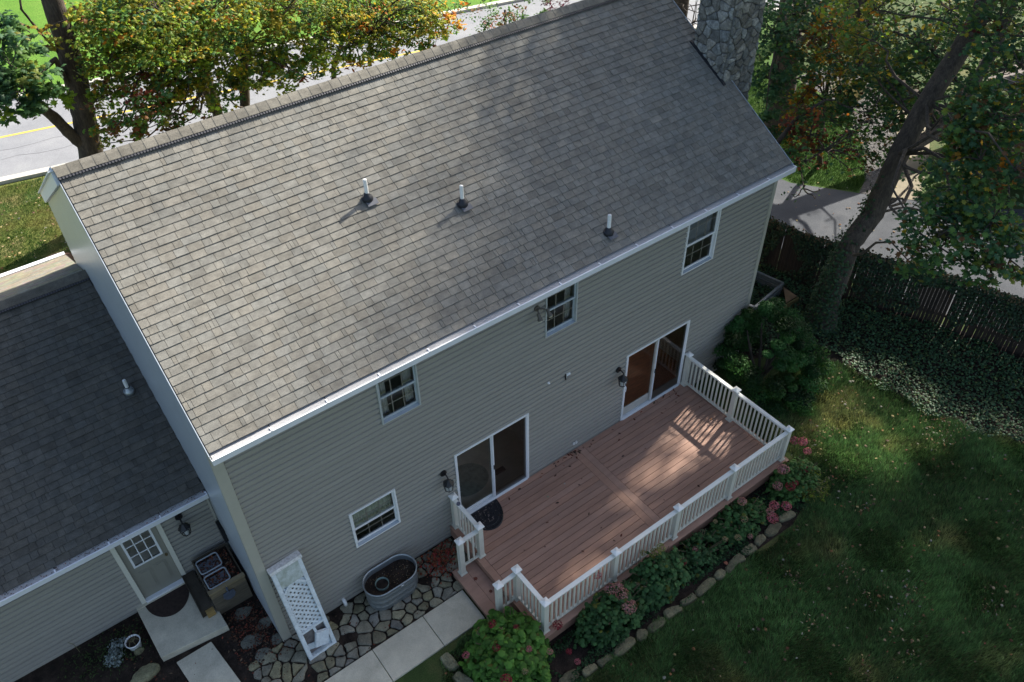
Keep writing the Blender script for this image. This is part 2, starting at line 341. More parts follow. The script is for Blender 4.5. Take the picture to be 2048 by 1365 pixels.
# shingles ---------------------------------------------------------
def shingle_rows(P0, ux, up, nrm, width, length, pitch, seed, dark=1.0):
    """returns a list of (verts8, centre, tint)"""
    r = random.Random(seed); out = []; k = 0; s = 0.0; prev = []
    P0, ux, up, nrm = map(np.array, (P0, ux, up, nrm))
    while s < length-.02:
        x = -r.random()*.2; cuts = []
        h = min(pitch+.012, length-s)
        sag = (r.random()-.5)*.006
        while x < width:
            w = r.choice((.13, .17, .21, .23, .25, .30)) if r.random() > .08 else .06
            a, b = max(x, 0), min(x+w-.006, width)
            if b-a > .02:
                t = .008+r.random()*.005
                if r.random() < .4: t += .002
                base = .92+.16*r.random()
                if r.random() < .14: base *= .87
                warm = r.uniform(-.02, .03)
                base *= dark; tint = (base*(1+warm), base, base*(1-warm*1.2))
                da, db = r.uniform(-.003, .003), r.uniform(-.003, .003)
                c = [P0+ux*a+up*(s+sag+da), P0+ux*b+up*(s+sag+db), P0+ux*b+up*(s+h)-nrm*.004, P0+ux*a+up*(s+h)-nrm*.004]
                lift = [nrm*t, nrm*t, nrm*.001, nrm*.001]
                V = [q-nrm*.010 for q in c]+[q+l for q, l in zip(c, lift)]
                out.append((V, (c[0]+c[2])/2, tint, (b-a)*h))
            x += w
        s += pitch; k += 1
    return out
SF = [(4, 5, 6, 7), (0, 1, 5, 4), (1, 2, 6, 5), (3, 0, 4, 7)]
up1 = np.array([0, WR+OH, HR-HE]); LEN = np.linalg.norm(up1); up1 = up1/LEN; n1 = np.array([0, -up1[2], up1[1]])
rows = shingle_rows((RX0+.01, EY-.03, EZ-.03*SL-T+.012), (1, 0, 0), up1, n1, RX1-RX0-.02, LEN-.22, .1425, 3)
main_n = len(rows)
upg = np.array([0, GR-GE, GRZ-GZ]); LG = np.linalg.norm(upg); upg = upg/LG; ng = np.array([0, -upg[2], upg[1]])
GX0 = -6.5; GE0, GZ0 = GE, GZ; GE = GE0+.14; GZ = GZ0+.14*GS
rows_g = shingle_rows((GX0, GE-.02, GZ-.02*GS-T+.012), (1, 0, 0), upg, ng, GX-.02-GX0, LG-.19, .1425, 5, .52)  # darker tint: the house's shade on this rear slope is put into the colour
MB().add([(GX0, GE, GZ-T), (GX-.01, GE, GZ-T), (GX-.01, GR, GRZ-T), (GX0, GR, GRZ-T), (GX0, GE, GZ-T-.12), (GX-.01, GE, GZ-T-.12), (GX-.01, GR, GRZ-T-.12), (GX0, GR, GRZ-T-.12)],
         [(0, 1, 2, 3), (7, 6, 5, 4), (0, 4, 5, 1), (1, 5, 6, 2), (3, 2, 6, 7), (0, 3, 7, 4)])
RoofG = MB().add([(GX0, GE, GZ-T), (GX-.01, GE, GZ-T), (GX-.01, GR, GRZ-T), (GX0, GR, GRZ-T), (GX0, GE, GZ-T-.12), (GX-.01, GE, GZ-T-.12), (GX-.01, GR, GRZ-T-.12), (GX0, GR, GRZ-T-.12),
                  (GX-.01, 2*GR-GE-.78, GZ-T+.78*GS), (GX0, 2*GR-GE-.78, GZ-T+.78*GS)],
                 [(0, 1, 2, 3), (7, 6, 5, 4), (0, 4, 5, 1), (1, 5, 6, 2), (0, 3, 7, 4), (3, 2, 8, 9)]).build('garage_roof', M_roofb, house)
allrows = [(r, Roof) for r in rows]+[(r, RoofG) for r in rows_g]
def score(r):
    d = r[1]-CAM; z = d@_F
    px = 1024+FPX*(d@_R)/z; py = 682-FPX*(d@_U)/z
    if not (0 < px < 2048 and 0 < py < 1365): return 0
    return r[3]/z**3
sc = sorted(range(len(allrows)), key=lambda i: -score(allrows[i][0])); best = set(sc[:295])
rest = {Roof.name: MB(), RoofG.name: MB()}
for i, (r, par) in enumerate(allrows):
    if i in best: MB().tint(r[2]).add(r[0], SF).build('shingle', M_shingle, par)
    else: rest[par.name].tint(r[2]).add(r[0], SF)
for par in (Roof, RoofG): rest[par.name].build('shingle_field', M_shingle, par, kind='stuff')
# ridge vent and caps
def ridge(parent, xa, xb, y, z, slope, seed, tm=1.0):
    c, s_ = math.cos(math.atan(slope)), math.sin(math.atan(slope)); r = random.Random(seed)
    dn = np.array([0, -c, -s_]); nn = np.array([0, -s_, c]); df = np.array([0, c, -s_]); nf = np.array([0, s_, c]); A = np.array([0, y, z])
    mb = MB(); W_ = .205
    mb.add([(xa, *(A+nn*.0)[1:]), (xb, *(A+nn*.0)[1:]), (xb, *(A+dn*W_)[1:]), (xa, *(A+dn*W_)[1:]), (xa, *(A+nn*.028)[1:]), (xb, *(A+nn*.028)[1:]), (xb, *(A+dn*W_+nn*.016)[1:]), (xa, *(A+dn*W_+nn*.016)[1:])],
           [(4, 7, 6, 5), (7, 3, 2, 6), (4, 0, 3, 7)])
    mb.build('ridge_vent', M_vent, parent)
    mb = MB(); n = int((xb-xa)/.05)
    for i in range(n):
        x = xa+(i+.5)*.05; p = A+dn*(W_-.012)+nn*.020
        mb.obox((x, p[1], p[2]), (.012, 0, 0), dn*.02, nn*.005)
    mb.build('vent_rib', mat('rib grey', (.06, .06, .064), .5), parent, kind='stuff')
    x = xa
    while x < xb:
        w = .195+r.uniform(-.006, .006); e = min(x+w+.01, xb); t = tm*(.92+.3*r.random())
        m2 = MB().tint((t*1.04, t, t*.95)); h0, h1 = .038, .033; k = .165
        V = []
        for xx, h in ((x, h0), (e, h1)):
            V += [np.array([xx, 0, 0])+A+dn*k+nn*(h-.008), np.array([xx, 0, 0])+A+dn*.05+nn*(h+.002), np.array([xx, 0, 0])+A+np.array([0, 0, h+.004]), np.array([xx, 0, 0])+A+df*.05+nf*(h+.002), np.array([xx, 0, 0])+A+df*k+nf*(h-.008)]
        m2.add(V, [(0, 5, 6, 1), (1, 6, 7, 2), (2, 7, 8, 3), (3, 8, 9, 4), (4, 3, 2, 1, 0)]).add([V[0], V[5], V[5]-nn*.012, V[0]-nn*.012], [(0, 3, 2, 1)])
        m2.build('ridge_cap', M_shingle, parent, smooth=False); x += w
ridge(Roof, RX0-.01, RX1+.01, WR, HR-.01, SL, 2, .86)
ridge(RoofG, GX0, GX-.02, GR, GRZ-.01, GS, 4, .58)  # garage caps carry the same painted shade as the rear slope
# rake edging: thin white drip edge, front fascia board
for xx_ in (RX0-.012, RX1+.012): MB().bar((xx_, -OH+.1, roofz(-OH+.1)-T-.04), (xx_, WR, HR-T-.04), .012, .10).build('drip_edge', mat('pale drip edge', (.36, .40, .44), .5), house)
MB().bar((RX0-.03, WR+.01, HR-T-.10), (RX0-.03, yf+.1, HE-T-.12), .045, .24).bar((RX0-.05, WR+.01, HR-T+.02), (RX0-.05, yf+.1, HE-T), .09, .02).build('rake_board', M_white, house)
# gutters
def gutter(x0, x1, y, z, name='gutter', seed=1, step=.92):
    y0 = y                                             # outer lip
    y = y+.125
    g = MB().box(x0, x1, y0, y0+.008, z-.105, z+.006).box(x0, x1, y0+.008, y+.02, z-.105, z-.098).box(x0, x0+.006, y0+.008, y+.02, z-.098, z).box(x1-.006, x1, y0+.008, y+.02, z-.098, z)
    g.box(x0, x1, y0-.014, y0+.012, z+.006, z+.016)
    G = g.build(name, M_gut, house)
    x = x0+.02; r = random.Random(seed)
    while x < x1-.05:
        e = min(x+step-.012, x1-.02); dz_ = r.uniform(-.002, .002)
        MB().add([(x, y0+.012, z+.004+dz_), (e, y0+.012, z+.004+dz_), (e, y+.03, z+.02+dz_), (x, y+.03, z+.02+dz_)], [(0, 1, 2, 3)]).build('gutter_guard', M_mesh, G)
        MB().box(e-.012, e+.014, y0-.016, y0+.075, z+.019, z+.024).build('guard_clip', M_gut, G); x += step
    return G
gutter(RX0-.01, RX1+.02, -OH, HE-.012)
gutter(GX0, GX-.03, GE0, GZ0-.012, seed=4)
MB().box(GX, RX1, -OH+.127, -OH+.147, HE-.15, HE-.03).build('fascia', M_white, house)
MB().box(GX0, GX-.03, 2*GR-GE-.78, 2*GR-GE-.65, GZ-.12+.78*GS, GZ+.78*GS).build('gutter', M_gut, house)
rows_f = shingle_rows((GX0, GR+.2, GRZ-.2*GS-T+.012), (1, 0, 0), (0, -upg[1], upg[2]), (0, upg[2], upg[1]), GX-.02-GX0, .01, .1425, 9)
# front slope of the garage roof is seen as a narrow strip: courses as real steps, sunlight put into the warm tint
mb = MB()
for k in range(6, 34):
    s0 = k*.1425; y = 2*GR-GE-upg[1]*s0; z = GZ+upg[2]*s0-T+.01
    y2, z2 = y-upg[1]*.143, z+upg[2]*.143
    if y2 < GR+.15: break
    x = GX0
    while x < GX-.05:
        w = R0.choice((.19, .24, .3)); e = min(x+w, GX-.03); mb.tint(tuple(R0.uniform(1.15, 1.45)*.85*q_ for q_ in (1.07, 1.0, .88)))
        mb.add([(x, y, z+.012), (e, y, z+.012), (e, y2, z2), (x, y2, z2)], [(0, 1, 2, 3)]); x += w
mb.build('shingle_strip', M_shingle, RoofG, kind='stuff')
# --- alcoves (rooms) behind the openings
M_room = mat('room paint', (.8, .77, .72), .9)
M_tile = mat('vinyl tile floor', (.78, .72, .62), .5, .2, 3)
M_oak = mat('oak floor', (.80, .34, .15), .35, .2, 4, stretch=(1, 8, 1))
def room(x0, x1, z0, z1, depth, floor):
    m = MB(); a, b = x0-.5, x1+.5; y0 = .105
    if depth > 5:
        for r_ in rects_minus(a, b, z0-.05, z1, [(a+.3, b-.3, .9, 2.35)]): m.quad((r_[0], depth, r_[2]), (r_[1], depth, r_[2]), (r_[1], depth, r_[3]), (r_[0], depth, r_[3]))
    else: m.quad((a, depth, z0-.05), (b, depth, z0-.05), (b, depth, z1), (a, depth, z1))
    m.quad((a, y0, z0-.05), (a, depth, z0-.05), (a, depth, z1), (a, y0, z1)).quad((b, y0, z0-.05), (b, y0, z1), (b, depth, z1), (b, depth, z0-.05)).quad((a, y0, z1), (a, depth, z1), (b, depth, z1), (b, y0, z1))
    m.build('room_wall', M_room, house)
    MB().quad((a, y0, z0-.04), (b, y0, z0-.04), (b, depth, z0-.04), (a, depth, z0-.04)).build('room_floor', floor, house)
for w in WB: room(w[0], w[1], w[2]-.8 if w[2] > 3 else w[2]-.4, w[3]+.1, 1.6, M_room)
room(DB[0][0], DB[0][1], DZ+.08, 2.45, 8.55, M_tile); room(DB[1][0], DB[1][1], DZ+.08, 2.45, 8.55, M_oak)
# things just inside the doors
rug = MB().prism([(4.72+.5*math.cos(a), .72+.42*math.sin(a)) for a in np.linspace(0, 2*math.pi, 24)[:-1]], DZ+.045, DZ+.055).build('oval_rug', mat('green rug', (.42, .44, .37), .9, .3, 9), None)
tag(rug, 'grey green oval rug on the tile floor inside the left patio door', 'rug')
fv = MB().box(5.28, 5.56, .42, .55, DZ+.045, DZ+.055).build('floor_register', M_black, None); tag(fv, 'dark floor register inside the screened half of the left patio door', 'floor vent')
M_chair = mat('red brown chair wood', (.13, .045, .03), .4)
for cx_, cy_, lb_ in ((4.55, 1.75, 'red brown wooden chair inside the left patio door'), (5.1, 1.95, 'second red brown chair inside, farther from the siding lantern')):
    ch = thing('dining_chair', lb_, 'chair', (cx_, cy_, DZ+.05), 'dining chairs inside the patio door')
    MB().box(cx_-.22, cx_+.22, cy_-.21, cy_+.21, DZ+.47, DZ+.51).build('seat', M_chair, ch)
    for dx_ in (-.19, .19):
        for dy_ in (-.18, .18): MB().box(cx_+dx_-.018, cx_+dx_+.018, cy_+dy_-.018, cy_+dy_+.018, DZ+.045, DZ+.47 if dy_ < 0 else DZ+.98).build('leg', M_chair, ch)
    MB().box(cx_-.17, cx_+.17, cy_+.17, cy_+.19, DZ+.80, DZ+.96).box(cx_-.17, cx_+.17, cy_+.17, cy_+.19, DZ+.62, DZ+.70).build('backrest', M_chair, ch)
# --- windows
M_sill = mat('window sill vinyl', (.33, .37, .41), .5, .05, 6)
def window(x0, x1, z0, z1, rail, white, cols=3, blind=False):
    W_ = thing('x', None, None) if False else None
    f = MB(); fr = .035 if white else .026; Mf = M_white if white else mat('grey window trim', (.42, .44, .42), .5)
    y0 = -.036
    for a, b, c, d in ((x0, x0+fr, z0, z1), (x1-fr, x1, z0, z1), (x0+fr, x1-fr, z1-fr, z1), (x0+fr, x1-fr, z0, z0+fr*.8)):
        f.box(a, b, y0, .10, c, d)
    win = f.build('window', Mf, house)
    # deep sloping sill
    MB().add([(x0+fr, y0, z0+fr*.8), (x1-fr, y0, z0+fr*.8), (x1-fr, .10, z0+fr*.8+.03), (x0+fr, .10, z0+fr*.8+.03)], [(0, 1, 2, 3)]).build('sill', M_sill, win)
    for i, (a, b, yy) in enumerate(((rail-.02, z1-fr, .012), (z0+fr+.012, rail+.02, .040))):
        s = MB(); k = .032; xa, xb = x0+fr, x1-fr
        s.box(xa, xa+k, yy-.015, yy+.015, a, b).box(xb-k, xb, yy-.015, yy+.015, a, b).box(xa+k, xb-k, yy-.015, yy+.015, a, a+k+.01).box(xa+k, xb-k, yy-.015, yy+.015, b-k, b)
        sa = s.build('sash', M_white if white else mat('grey sash', (.40, .45, .47), .5), win)
        MB().quad((xa+k, yy, a+k), (xb-k, yy, a+k), (xb-k, yy, b-k), (xa+k, yy, b-k)).build('pane', M_glass, win)
        mu = MB()
        for c in range(1, cols): xx = xa+k+(xb-xa-2*k)*c/cols; mu.box(xx-.009, xx+.009, yy+.004, yy+.012, a+k, b-k)
        zz = (a+b)/2; mu.box(xa+k, xb-k, yy+.0045, yy+.0115, zz-.009, zz+.009)
        mu.build('muntin', mat('muntin tan', (.42, .38, .33), .6), win)
    if blind:
        bl = MB(); zz = z1-.08
        while zz > rail-.18: bl.box(x0+.06, x1-.06, .11, .135, zz, zz+.004); zz -= .024
        bl.build('blind', M_white, win)
    return win
window(*WB[0], 4.86, False); window(*WB[1], 4.89, False); window(*WB[2], 4.70, True, blind=True)
w4 = window(*WB[3], 1.97, True)
# valance curtain behind the upper sash of the kitchen window
cu = MB(); n = 36; x0, x1 = 1.80, 2.66
V = [(x0+(x1-x0)*i/n, .14+.018*math.sin(i*1.9), z) for z in (1.86, 2.45) for i in range(n+1)]
cu.add(V, [(i, i+1, n+2+i, n+1+i) for i in range(n)]).build('curtain', mat('pale valance', (.55, .58, .48), .9, .2, 25), w4)
M_curt = mat('lace curtain', (.5, .5, .46), .9, .15, 20)
for w_, (xa_, xb_) in ((WB[0], (2.74, 2.93)), (WB[0], (3.28, 3.44)), (WB[1], (6.29, 6.42)), (WB[1], (6.86, 6.98)), (WB[2], (9.96, 10.1))):
    n = 10; V = [(xa_+(xb_-xa_)*i/n, .15+.014*math.sin(i*1.7), z) for z in (w_[2]+.02, w_[3]) for i in range(n+1)]
    MB().add(V, [(i, i+1, n+2+i, n+1+i) for i in range(n)]).build('curtain', M_curt, house)
# --- sliding patio doors
def slider(x0, x1, z0, z1, kick, Mleaf, handle_side):
    f = MB(); k = .05
    f.box(x0, x0+k, -.035, .10, z0, z1).box(x1-k, x1, -.035, .10, z0, z1).box(x0+k, x1-k, -.035, .10, z1-.045, z1).box(x0+k, x1-k, -.05, .10, z0, z0+.035)
    D = f.build('patio_door', M_white, house)
    MB().box(x0+k+.01, x1-k-.01, -.030, -.018, z0+.035, z0+.05).box(x0+k+.01, x1-k-.01, .0, .010, z0+.035, z0+.05).build('track', M_gut, D)
    m = (x0+x1)/2
    for i, (a, b, yy) in enumerate(((x0+k, m+.035, .055), (m-.035, x1-k, .015))):
        s = MB(); q = .045 if kick < .2 else .055; za, zb = z0+.045, z1-.05
        s.box(a, a+q, yy-.014, yy+.014, za, zb).box(b-q, b, yy-.014, yy+.014, za, zb).box(a+q, b-q, yy-.014, yy+.014, zb-.05, zb).box(a+q, b-q, yy-.014, yy+.014, za, za+kick)
        leaf = s.build('door_leaf', Mleaf, D)
        MB().quad((a+q, yy, za+kick), (b-q, yy, za+kick), (b-q, yy, zb-.05), (a+q, yy, zb-.05)).build('pane', M_glass, D)
    MB().quad((m+.02, -.01, z0+.05), (x1-k-.02, -.01, z0+.05), (x1-k-.02, -.01, z1-.06), (m+.02, -.01, z1-.06)).build('insect_screen', M_screen, D)
    MB().box(m-.01, m+.02, -.02, .0, z0+.05, z1-.05).box(x1-k-.022, x1-k, -.02, 0, z0+.05, z1-.05).build('screen_frame', M_gut, D)
    MB().box(m-.004, m+.014, -.038, -.02, z0+.98, z0+1.10).build('handle', M_black, D)
    MB().tube([(x0+k+.03, .01, z0+.9), (x0+k+.03, -.02, z0+.93), (x0+k+.03, -.02, z0+1.05), (x0+k+.03, .01, z0+1.08)], .012, 6).build('handle', M_black if kick < .2 else M_gut, D)
slider(*DB[0], .07, M_white, 0); slider(*DB[1], .24, mat('almond door leaf', (.5, .48, .42), .5), 1)
# wall base: dark foundation strip
MB().box(0.01, L-.01, -.012, .001, 0, .03).build('foundation', mat('foundation', (.12, .12, .11), .9), house)
# ---------------- garage wing walls
gw = MB(); GD = (-1.95, -1.02, .22, 2.36)
for x0, x1, z0, z1 in rects_minus(GX0, GX-.01, 0, 2.4, [GD]): gw.box(x0, x1, GY+.028, GY+.1, z0, z1)
Wg2 = gw.build('garage_wall', M_trim, house)
siding(Wg2, GX0, GX-.05, .06, 2.42, [GD], GY-.001)
MB().box(GX-.07, GX-.03, GY-.03, GY-.002, 0, 2.4).build('corner_trim', M_trim, house)
MB().box(GX0, GX-.03, GE+.01, GY-.03, 2.30, 2.32).build('soffit', M_trim, house)
MB().box(GX0, GX, 2*GR-GE-1.1, 2*GR-GE-1.0, 0, 2.5).build('garage_wall', M_trim, house)
# back door: casing, leaf with nine lights above two raised panels
x0, x1, z0, z1 = GD
cs = MB().box(x0, x0+.085, GY-.04, GY+.06, z0, z1).box(x1-.085, x1, GY-.04, GY+.06, z0, z1).box(x0+.085, x1-.085, GY-.04, GY+.06, z1-.09, z1)
bd = cs.build('back_door', M_rail, house)
MB().box(x0+.085, x1-.085, GY-.06, GY+.06, z0-.02, z0+.05).build('threshold', M_gut, bd)
a, b = x0+.088, x1-.088; lf = MB(); dy = GY+.02; zb, zt = z0+.052, z1-.092
wa, wb, wz0, wz1 = a+.13, b-.13, zb+1.0, zt-.12
for r_ in rects_minus(a, b, zb, zt, [(wa, wb, wz0, wz1)]): lf.box(r_[0], r_[1], dy, dy+.04, r_[2], r_[3])
M_door = mat('taupe door paint', (.25, .24, .195), .5, .04, 5)
leaf = lf.build('door_leaf', M_door, bd)
for c in range(2):
    pa = a+.12+c*.29; pb = pa+.22
    pn = MB()
    for q, t in ((0, .004), (.035, .014)):
        pn.box(pa+q, pb-q, dy-.004-t, dy-.0005, zb+.2+q, zb+.8-q)
    pn.build('raised_panel', M_door, leaf)
fr = MB().box(wa-.03, wa+.01, dy-.012, dy-.001, wz0-.03, wz1+.03).box(wb-.01, wb+.03, dy-.012, dy-.001, wz0-.03, wz1+.03).box(wa+.01, wb-.01, dy-.012, dy-.001, wz0-.03, wz0+.01).box(wa+.01, wb-.01, dy-.012, dy-.001, wz1-.01, wz1+.03)
fr.build('light_frame', M_white, bd)
mu = MB()
for c in (1, 2):
    xx = wa+(wb-wa)*c/3; mu.box(xx-.009, xx+.009, dy-.008, dy+.004, wz0+.01, wz1-.01); zz = wz0+(wz1-wz0)*c/3; mu.box(wa+.01, wb-.01, dy-.0075, dy+.0045, zz-.009, zz+.009)
mu.build('muntin', M_white, bd)
for i in range(3):
    for j in range(3):
        MB().quad((wa+(wb-wa)*i/3+.009, dy+.012, wz0+(wz1-wz0)*j/3+.009), (wa+(wb-wa)*(i+1)/3-.009, dy+.012, wz0+(wz1-wz0)*j/3+.009), (wa+(wb-wa)*(i+1)/3-.009, dy+.012, wz0+(wz1-wz0)*(j+1)/3-.009), (wa+(wb-wa)*i/3+.009, dy+.012, wz0+(wz1-wz0)*(j+1)/3-.009)).build('pane', M_glass, bd)
MB().tube([(b-.06, dy, zb+.93), (b-.06, dy-.03, zb+.93), (b-.06, dy-.035, zb+.93), (b-.06, dy-.065, zb+.93)], [.012, .012, .028, .02], 10).build('door_knob', mat('brass', (.25, .19, .1), .3, .1, metal=.9), bd)
m = MB(); m.quad((x0, 3.6, 0.1), (x1, 3.6, 0.1), (x1, 3.6, 2.4), (x0, 3.6, 2.4)).quad((x0-.3, GY+.11, .2), (x1+.3, GY+.11, .2), (x1+.3, 3.6, .2), (x0-.3, 3.6, .2)); m.build('room_wall', M_room, house)
MB().box(GX-.09, GX-.012, 1.93, 2.2, 1.05, 1.45).build('meter_box', M_black, house)
# ---------------- chimney with individual stones
def voronoi(w, h, sx, sy, seed, jit=.42):
    r = random.Random(seed); S = []; ny = max(1, int(h/sy)); nx = max(1, int(w/sx))
    for j in range(-1, ny+1):
        for i in range(-1, nx+2):
            S.append(((i+.5+(.5 if j % 2 else 0)+r.uniform(-jit, jit))*w/nx, (j+.5+r.uniform(-jit, jit)*.8)*h/ny))
    S = [q for q in S if r.random() > .14]; cells = []
    for i, s in enumerate(S):
        P = [(0, 0), (w, 0), (w, h), (0, h)]
        for j, t in enumerate(S):
            if i == j or abs(t[0]-s[0])+abs(t[1]-s[1]) > 4*(sx+sy): continue
            mx_, my = (s[0]+t[0])/2, (s[1]+t[1])/2; nx_, ny_ = t[0]-s[0], t[1]-s[1]; Q = []
            for k in range(len(P)):
                a, b = P[k], P[(k+1) % len(P)]; da = (a[0]-mx_)*nx_+(a[1]-my)*ny_; db = (b[0]-mx_)*nx_+(b[1]-my)*ny_
                if da <= 0: Q.append(a)
                if (da < 0 < db) or (db < 0 < da): u = da/(da-db); Q.append((a[0]+(b[0]-a[0])*u, a[1]+(b[1]-a[1])*u))
            P = Q
            if len(P) < 3: break
        if len(P) >= 3:
            A = abs(sum(P[k][0]*P[(k+1) % len(P)][1]-P[(k+1) % len(P)][0]*P[k][1] for k in range(len(P))))/2
            if A > .25*sx*sy: cells.append(P)
    return cells
def stone_mesh(P, gap, th, seed, frame, tintc):
    """an irregular cobble from polygon P; frame maps (u,v,h) to world"""
    r = random.Random(seed); P = np.array(P); c = P.mean(0)
    Q = []
    for k in range(len(P)):                             # soften corners by cutting them
        a, b, d = P[k-1], P[k], P[(k+1) % len(P)]; e1 = np.linalg.norm(a-b); e2 = np.linalg.norm(d-b)
        t = .13
        if e1 > .05: Q.append(b+(a-b)*t)
        else: Q.append(b)
        if e2 > .05 : Q.append(b+(d-b)*t)
    Q2 = []
    for k in range(len(Q)):
        a, b = np.array(Q[k]), np.array(Q[(k+1) % len(Q)]); Q2.append(a); e = np.linalg.norm(b-a)
        if e > .07: Q2.append((a+b)/2+np.array([r.uniform(-.07, .07), r.uniform(-.07, .07)])*e)
    Q = np.array(Q2); ln = np.linalg.norm(Q-c, axis=1); sc_ = np.clip((ln-gap)/ln, .3, 1); Q = c+(Q-c)*sc_[:, None]*np.array([1+r.uniform(-.04, .02) for _ in Q])[:, None]
    n = len(Q); V = []; tilt = (r.uniform(-.12, .12), r.uniform(-.12, .12))
    for s, h in ((1.0, -.02), (1.0, th*.55), (.86, th*.95), (.5, th*1.08)):
        for q in Q:
            w_ = c+(q-c)*s; V.append(frame(w_[0], w_[1], h+(tilt[0]*(w_[0]-c[0])+tilt[1]*(w_[1]-c[1]) if h > 0 else 0)+(r.uniform(-.1, .1)*th if h > 0 else 0)))
    V.append(frame(c[0], c[1], th*1.1))
    F = []
    for k in range(3): F += [(k*n+i, k*n+(i+1) % n, (k+1)*n+(i+1) % n, (k+1)*n+i) for i in range(n)]
    F += [(3*n+i, 3*n+(i+1) % n, 4*n) for i in range(n)]
    return MB().tint(tintc).add(V, F)
def stint(r, lo=.6, hi=1.35, warm=.1):
    b = r.uniform(lo, hi); w = r.uniform(-warm, warm); return (b*(1+w), b, b*(1-w))
CX0, CX1, CY0, CY1 = 12.47, 13.42, 1.75, 2.66
chim = MB().box(CX0, CX1, CY0, CY1, 0, 10.6).build('chimney', M_mortar, house)
rr = random.Random(11); i = 0
for P in voronoi(CX1-CX0, 4.4, .23, .135, 21, .42):
    stone_mesh(P, .008, .04, i, lambda u, v, h: (CX0+u, CY0-h, 5.6+v), stint(rr, .55, 1.35, .06)).build('stone', M_chim, chim); i += 1
for P in voronoi(CY1-CY0, 3.4, .23, .135, 22, .42):
    stone_mesh(P, .008, .04, i, lambda u, v, h: (CX0-h, CY1-u, 6.7+v), stint(rr, .55, 1.35, .06)).build('stone', M_chim, chim); i += 1
MB().bar((RX1-.26, CY0-.1, roofz(CY0-.1)-.01), (CX0-.075, CY1+.05, roofz(CY1+.05)-.01), .06, .03).build('flashing', M_vent, house)

# ---------------- roof vent pipes (things standing on the roof)
def pipe(B, nrm, h, label, metalbase=False, rad=.034):
    t = thing('vent_pipe', label, 'vent pipe', tuple(B), 'plumbing vent pipes on the roofs')
    B = np.array(B); nrm = np.array(nrm); upd = np.array([0, nrm[2], -nrm[1]]); X = np.array([1, 0, 0])
    MB().tube([B-np.array([0, 0, .05]), B+np.array([0, 0, h])], rad, 14, cap=False).tube([B+np.array([0, 0, h-.001]), B+np.array([0, 0, h-.05])], rad*.8, 14, cap=True).build('pipe', M_pvc, t, smooth=True)
    r0 = .10
    MB().tube([B-nrm*.02, B+nrm*.012, B+nrm*.03, B+np.array([0, 0, .055]), B+np.array([0, 0, .10]), B+np.array([0, 0, .115])], [r0, r0, r0*.93, .062, .052, .037], 16).build('boot', M_galv if metalbase else M_vent, t, smooth=True)
    if metalbase: MB().tube([B+np.array([0, 0, .06]), B+np.array([0, 0, .118])], [.057, .045], 12).build('collar', M_black, t, smooth=True)
    if not metalbase: MB().obox(B-upd*.10+nrm*.012+X*.03, X*.10, upd*.06, nrm*.003).build('flashing', mat('grey flashing', (.11, .115, .13), .7), t)
pipe((4.087, 2.145, roofz(2.145)+.0), n1, .37, 'white vent pipe on main roof, upper left one nearest the ridge')
pipe((5.57, 1.496, roofz(1.496)), n1, .37, 'white vent pipe in the middle of the main roof with grey flashing below')
pipe((7.821, .10, roofz(.1)), n1, .38, 'white vent pipe low on the main roof near the gutter', rad=.037)
gb = min((at(258, 783, 1, y_) for y_ in np.linspace(2.4, 6, 400)), key=lambda q_: abs(q_[2]-(GZ+GS*(q_[1]-GE)))); pipe(tuple(gb), ng, .30, 'short grey vent pipe with metal collar on the garage roof', True)

# ---------------- wall lanterns, floodlight, outlets
def lantern(x, y, z, label):
    t = thing('wall_lantern', label, 'wall lantern', (x, y, z), 'black carriage lanterns on the walls')
    MB().tube([(x, y-.018, z), (x, y-.04, z)], .055, 12).build('back_plate', M_black, t)
    MB().tube([(x, y-.03, z), (x, y-.10, z+.03), (x, y-.15, z+.01), (x, y-.15, z-.03)], .012, 6).build('arm', M_black, t)
    c = (x, y-.15)
    MB().tube([(c[0], c[1], z-.03), (c[0], c[1], z-.07), (c[0], c[1], z-.11)], [.015, .05, .085], 6).build('hood', M_black, t)
    cg = MB()
    for k in range(6):
        a = k*math.pi/3; cg.tube([(c[0]+.082*math.cos(a), c[1]+.082*math.sin(a), z-.11), (c[0]+.06*math.cos(a), c[1]+.06*math.sin(a), z-.25)], .007, 4)
    for zz, r_ in ((-.25, .062), (-.12, .083)):
        cg.tube([(c[0]+r_*math.cos(k*math.pi/3), c[1]+r_*math.sin(k*math.pi/3), z+zz) for k in range(7)], .008, 4, cap=False)
    cg.tube([(c[0], c[1], z-.25), (c[0], c[1], z-.30)], [.03, .006], 6)
    cg.build('cage', M_black, t)
    MB().tube([(c[0], c[1], z-.115), (c[0], c[1], z-.245)], [.065, .048], 6).build('lantern_glass', mat('frosted glass', (.5, .52, .5), .3), t)
    for ch in t.children: ch.scale = (1.3, 1.3, 1.3)
lantern(3.75, 0, 2.16, 'black lantern on the siding left of the near patio door')
lantern(8.30, 0, 2.20, 'black lantern on the siding left of the far patio door')
lantern(-.69, GY, 2.02, 'black lantern on the garage wall beside the back door')
fl = thing('floodlight', 'twin head bronze floodlight under the eave left of the middle upper window', 'floodlight', (6.04, 0, 5.13))
MB().tube([(6.04, -.018, 5.13), (6.04, -.045, 5.13)], .06, 12).build('back_plate', mat('bronze', (.09, .08, .065), .5), fl)
